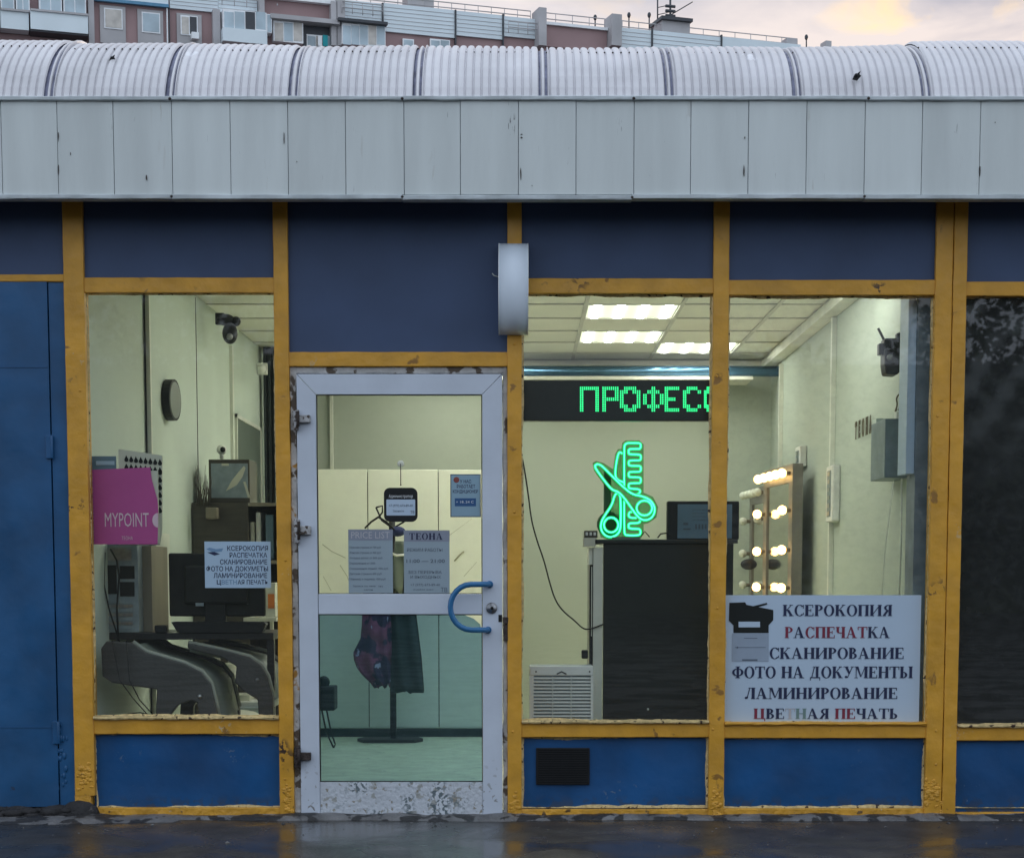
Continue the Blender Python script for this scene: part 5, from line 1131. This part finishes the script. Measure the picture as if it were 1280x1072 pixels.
single('round_brush', MB().sphere(at(936, 705, 4.4), .05, 14, 8, (1.2, .6, .8)), 'black', 'dark round brush head in front of the unlit mirror', 'brush', at(936, 712, 4.4))
# plastic film in window five
z1, z0 = BZ['five']; mb = MB(); nx, nz = 50, 60; v = []
for j in range(nz + 1):
    for i in range(nx + 1):
        x = 2.0 + 1.5 * i / nx; z = z0 - .05 + (z1 - z0 + .1) * j / nz
        w_ = max(0, min(1, (z - 1.7) / .4)); y = .11 + .012 * math.sin(4 * x + 3 * z + 1.5 * math.sin(2.6 * z)) + (.001 + .004 * w_) * math.sin(26 * z - 17 * x + 2 * math.sin(9 * x + 4 * z)) + (.0004 + .0022 * w_) * math.sin(47 * z + 21 * x + 2 * math.sin(13 * x - 5 * z))
        v.append((x, y, z))
mb.add(v, [(j * (nx + 1) + i, j * (nx + 1) + i + 1, (j + 1) * (nx + 1) + i + 1, (j + 1) * (nx + 1) + i) for j in range(nz) for i in range(nx)], True)
single('plastic_sheeting', mb, 'film', 'crumpled black plastic sheeting behind the far right window', 'plastic sheet', (2.4, .11, z0))

# ================================================================== apartment block far behind
ang = math.atan((7413 - PX) / F); bd = Vector((math.sin(ang), math.cos(ang), 0)); O = at(478, 50, 0); 
bo = Vector((at(478, 20, 102).x, 102., 0)); bn = Vector((bd.y, -bd.x, 0))        # towards the camera
def B(px, py):
    d = Vector(ray(px, py)); c = Vector((0, -D, HC)); t = (bo - c).dot(bn) / d.dot(bn); p = c + d * t; return (p - bo).dot(bd), p.z
ap = thing('apartment_block', 'long pale blue and brown panel apartment block beyond the pavilion roof', 'building', bo)
def bbox_(px0, py0, px1, py1, d0, d1, slope=None):
    """py0/py1 read at the middle of the piece"""
    xm, ym = (px0 + px1) / 2, (py0 + py1) / 2
    u0, u1 = B(px0, ym)[0], B(px1, ym)[0]; za, zb_ = B(xm, py1)[1], B(xm, py0)[1]; mb = MB()
    v = [bo + bd * u + bn * d + Vector((0, 0, z)) for z in (za, zb_) for d in (d0, d1) for u in (u0, u1)]
    return mb.add(v, [(0, 2, 3, 1), (4, 5, 7, 6), (0, 1, 5, 4), (2, 6, 7, 3), (0, 4, 6, 2), (1, 3, 7, 5)])
M['b_panel'] = mat('block_blue_tile', (.68, .76, .80), .6, var=.05, vs=.6)
M['b_brown'] = mat('block_brown_render', (.33, .22, .22), .8, var=.1, vs=.4)
M['b_grey'] = mat('block_grey_concrete', (.42, .41, .42), .8, var=.15, vs=.5)
M['b_white'] = mat('block_white_trim', (.82, .84, .86), .6, var=.05)
M['b_glass'] = mat('block_window_glass', (.42, .52, .58), .3, var=.3, vs=.5)
M['b_dark'] = mat('block_dark_opening', (.04, .045, .055), .5)
M['b_blue'] = mat('block_blue_band', (.09, .24, .38), .6)
M['b_cloth'] = mat('teal_laundry', (.02, .30, .34), .8)
M['b_curtain'] = mat('pale_curtain', (.55, .52, .48), .8, var=.2, vs=2)
# body, ground to roof line
u0 = B(-160, 20)[0]; u1 = B(1010, 60)[0]; zr = B(478, 6)[1]
def ub(u0, u1, d0, d1, z0, z1):
    v = [bo + bd * u + bn * d + Vector((0, 0, z)) for z in (z0, z1) for d in (d0, d1) for u in (u0, u1)]
    return MB().add(v, [(0, 2, 3, 1), (4, 5, 7, 6), (0, 1, 5, 4), (2, 6, 7, 3), (0, 4, 6, 2), (1, 3, 7, 5)])
part('wall', ub(u0, u1, -12, -.05, 0, zr - .1), 'b_brown', ap)
zr2 = zr
part('upper_storey', ub(u0, B(420, 0)[0], -12, -.06, zr - .1, zr + 2.6), 'b_brown', ap)
def bp(nm, px0, py0, px1, py1, d0, d1, m, parent=None): return part(nm, bbox_(px0, py0, px1, py1, d0, d1), m, parent or ap)
# roofline panels: read along the sloping line; horizontal tile courses as separate strips
def tiled(px0, py0, px1, py1, courses, d1=.12):
    """py0, py1 at the left end"""
    xm = (px0 + px1) / 2; dy = (xm - px0) * .094; a, b = py0 + dy, py1 + dy
    p = bp('facade_panel', px0, a, px1, b, -.02, d1, 'b_panel'); h = (b - a) / courses
    if px1 < 960:
        for i in range(1, courses): part('tile_course', bbox_(px0 + .5, a + h * i - .28, px1 - .5, a + h * i + .28, d1, d1 + .02), 'b_grey', p)
    return p
tiled(430, 1, 476.5, 30, 6); tiled(479, 5, 567.5, 40, 7); tiled(570, 14.5, 627, 45, 6); tiled(629, 21, 668, 46, 5)
tiled(772, 35, 813, 60, 5); tiled(815, 39, 900, 66, 5); tiled(901, 47, 1000, 72, 4)
tiled(212, -16, 272, 11, 6); tiled(272.5, -14, 321, 16, 6); tiled(110, -22, 210, -3, 3)
for px in (428, 477.8, 568.6, 628, 814, 900.5): bp('downpipe', px - .9, (px - 478) * .094 + 5, px + .9, (px - 478) * .094 + 48, 0, .2, 'b_dark')
for (a, b, c_, d) in ((418, -40, 429, 60), (322, -30, 329, 60), (265, 15, 274, 60), (110, 2, 117, 60), (412, 5, 420, 60)): bp('pilaster', a, b, c_, d, -.3, .5, 'b_grey')
bp('pilaster', 668, 15, 677.5, 62, -.5, .9, 'b_grey'); bp('pilaster', 758.5, 23, 771, 62, -.5, .9, 'b_grey')
bp('parapet_cap', 678, 32.5, 758, 36, 0, .3, 'b_white'); bp('parapet_infill', 678, 36, 758, 62, -.05, .1, 'b_brown')
bp('parapet_cap', 329, -1.5, 420, 3.5, 0, .35, 'b_white'); bp('balcony_ledge', 335, 26.5, 421, 32, 0, .9, 'b_grey')
bp('blue_band', 110, 3, 210, 6.8, .1, .35, 'b_blue'); bp('downpipe', 208, 10, 209.5, 60, 0, .2, 'b_white'); bp('downpipe', 211, 10, 212, 60, 0, .2, 'b_dark')
def win(px0, py0, px1, py1, n_=2, dark=None, fr=1.6, par=None, d=.1):
    w = bp('window', px0, py0, px1, py1, -.02, d, 'b_white', par)
    for i in range(n_):
        a = px0 + fr + (px1 - px0 - fr) * i / n_; b = px0 + (px1 - px0 - fr) * (i + 1) / n_ + .2
        part('pane', bbox_(a, py0 + fr, b, py1 - fr, d, d + .02), 'b_dark' if dark == i else ('b_glass' if random.random() < .7 else 'b_curtain'), w)
    return w
def surround(a, b, c_, d): bp('window_surround', a - 4, b - 3, c_ + 4, d + 18, -.03, .05, 'b_grey')
surround(129, 11, 153, 37); win(130, 11.5, 153, 37, 1); surround(176, 16, 200, 42); win(177, 16.5, 200, 42, 1); surround(225, 21, 248, 45); win(225.5, 20.5, 247, 45, 2, 1)
# air conditioner box
bp('air_conditioner', 238, 44, 247, 52, .1, .6, 'b_white')
# left balconies
bl = bp('balcony', 0, 20, 35, 43, .1, 1.0, 'b_panel'); bl2 = bp('balcony', 37, 24, 108, 47, .1, 1.2, 'b_panel'); bp('balcony', -60, 15, -2, 40, .1, 1.0, 'b_panel')
for (a, b, c_, d, k) in ((0, -14, 17, 19, 1), (19, -12, 36, 20, 2), (48, -8, 76, 22, 2), (78, -7, 106, 24, 2), (-60, -14, -2, 16, 4)): win(a, b, c_, d, k, None, 1.6, None, .9)
bp('balcony_underside', 37, 45, 108, 49, .05, 1.1, 'b_dark'); bp('balcony_rim', 0, 19, 36, 21.5, .9, 1.15, 'b_grey'); bp('balcony_rim', 37, 22.5, 108, 25, 1.1, 1.3, 'b_grey')
# mid balconies
win(276, 19.5, 330, 44, 4, 2, 1.5, None, .9); bp('balcony', 275, 43.5, 330, 60, .1, 1.1, 'b_panel'); win(330.5, 23, 337, 46, 1, None, 1, None, .8)
win(340, 30.5, 377, 56, 3, None, 1.5, None, .5); bp('recess', 379, 34, 420, 60, -.02, .05, 'b_dark'); win(383, 45, 416, 60, 3, None, 1.2, None, .1)
bp('laundry', 402, 46.5, 408, 60, .3, .4, 'b_cloth'); bp('laundry', 396, 47, 401, 60, .3, .4, 'b_white')
win(424, 36, 478, 62, 5, None, 1.2, None, .8); bp('balcony_roof', 418, 32, 479, 35.5, 0, 1.2, 'b_dark')
win(503, 49.5, 517, 62, 1); win(537, 50, 562, 62, 2)
def rails(x0, y0, x1, y1, h, nposts, d=.4):
    u0, z0 = B(x0, y0); u1, z1 = B(x1, y1); hh = h; mb = MB(); zt_ = (z0 + z1) / 2
    P = lambda u, z: bo + bd * u + bn * d + Vector((0, 0, z))
    for k in (1., .5): mb.tube([P(u0, zt_ + hh * k), P(u1, zt_ + hh * k)], .035, 4)
    for i in range(nposts + 1): u = u0 + (u1 - u0) * i / nposts; mb.tube([P(u, zt_), P(u, zt_ + hh)], .03, 4)
    part('railing', mb, 'b_grey', ap)
rails(430, 2, 665, 24.5, .62, 14, -.3); rails(676, 34, 1000, 55, .72, 16, -.4); 
rails(276, 9, 322, 15, .9, 3, .5); rails(425, 20, 476, 26, .7, 4, .6); rails(632, 45, 668, 48, .7, 3, .6); rails(345, 10, 345.5, 10, .1, 1)
bp('roof_booth', 511, -14, 544, 9, -1.6, -.3, 'b_grey'); bt = bp('roof_booth', 829, 25, 864, 44, -1.8, -.2, 'b_grey'); part('booth_roof', bbox_(826.5, 22, 865.5, 26, -2.1, .1), 'b_dark', bt)
bp('chimney', 985, 47, 998, 70, -1, -.2, 'b_grey'); bp('chimney', 1034, 50, 1041, 90, -1, -.2, 'b_grey')
def bpt(px, py, d): u, z = B(px, py); return bo + bd * u + bn * d + Vector((0, 0, z))
mb = MB(); mb.tube([bpt(844, 26, -.8), bpt(844, -8, -.8)], .07, 5)
for py in (3, 9, 15): mb.tube([bpt(838, py, -.8), bpt(850, py + 1, -.8)], .10, 5)
mb.tube([bpt(828, 24, -.8), bpt(828, -6, -.8)], .05, 5); mb.tube([bpt(828, 5, -.8), bpt(842, 2, -.8)], .03, 4); mb.tube([bpt(828, 14, -.8), bpt(842, 11, -.8)], .03, 4); mb.tube([bpt(828, 24, -.8), bpt(872, -2, -.8)], .045, 4)
part('roof_mast', mb, 'b_dark', ap)
for px, y0, y1 in ((749.5, 16, 34), (792, 13, 38), (817.5, 13, 40), (1015, 41, 62)):
    mb = MB().tube([bpt(px, y1, -.8), bpt(px, y0, -.8)], .045, 5); mb.sphere(bpt(px, y0 + 1.5, -.8), .12, 6, 5, (1, 1, 1.6)); part('antenna_pole', mb, 'b_dark', ap)

# ================================================================== street trees opposite (seen only as reflections in the glass)
M['leaf'] = mat('dusk_foliage', (.035, .055, .025), .8, var=.4, vs=.8)
rt = random.Random(3); v, f = [], []
for k in range(60000):
    tx = rt.randrange(16); cx = -30 + 4 * tx + 1.5 * math.sin(tx * 7.); cy = -34 - 3 * math.sin(tx * 3.1) ; hh = 7.8 + 2.2 * math.sin(tx * 5.3)
    while True:
        a, b, c_ = rt.uniform(-1, 1), rt.uniform(-1, 1), rt.uniform(-1, 1)
        if a * a + b * b + c_ * c_ < 1: break
    p = Vector((cx + a * 3.0, cy + b * 2.4, hh * .55 + c_ * hh * .5)); s_ = rt.uniform(.06, .17)
    d1 = Vector((rt.uniform(-1, 1), rt.uniform(-1, 1), rt.uniform(-1, 1))).normalized() * s_; d2 = d1.orthogonal().normalized() * s_ * .7
    o_ = len(v); v += [p - d1, p - d2, p + d1, p + d2]; f.append((o_, o_ + 1, o_ + 2, o_ + 3))
part('trees', MB().add(v, f), 'leaf', kind='stuff', label='dark row of street trees opposite the pavilion')
mb = MB().box(-60, 60, -46, -45, 0, 7.4); struct('hedge_bank', mb, 'leaf')
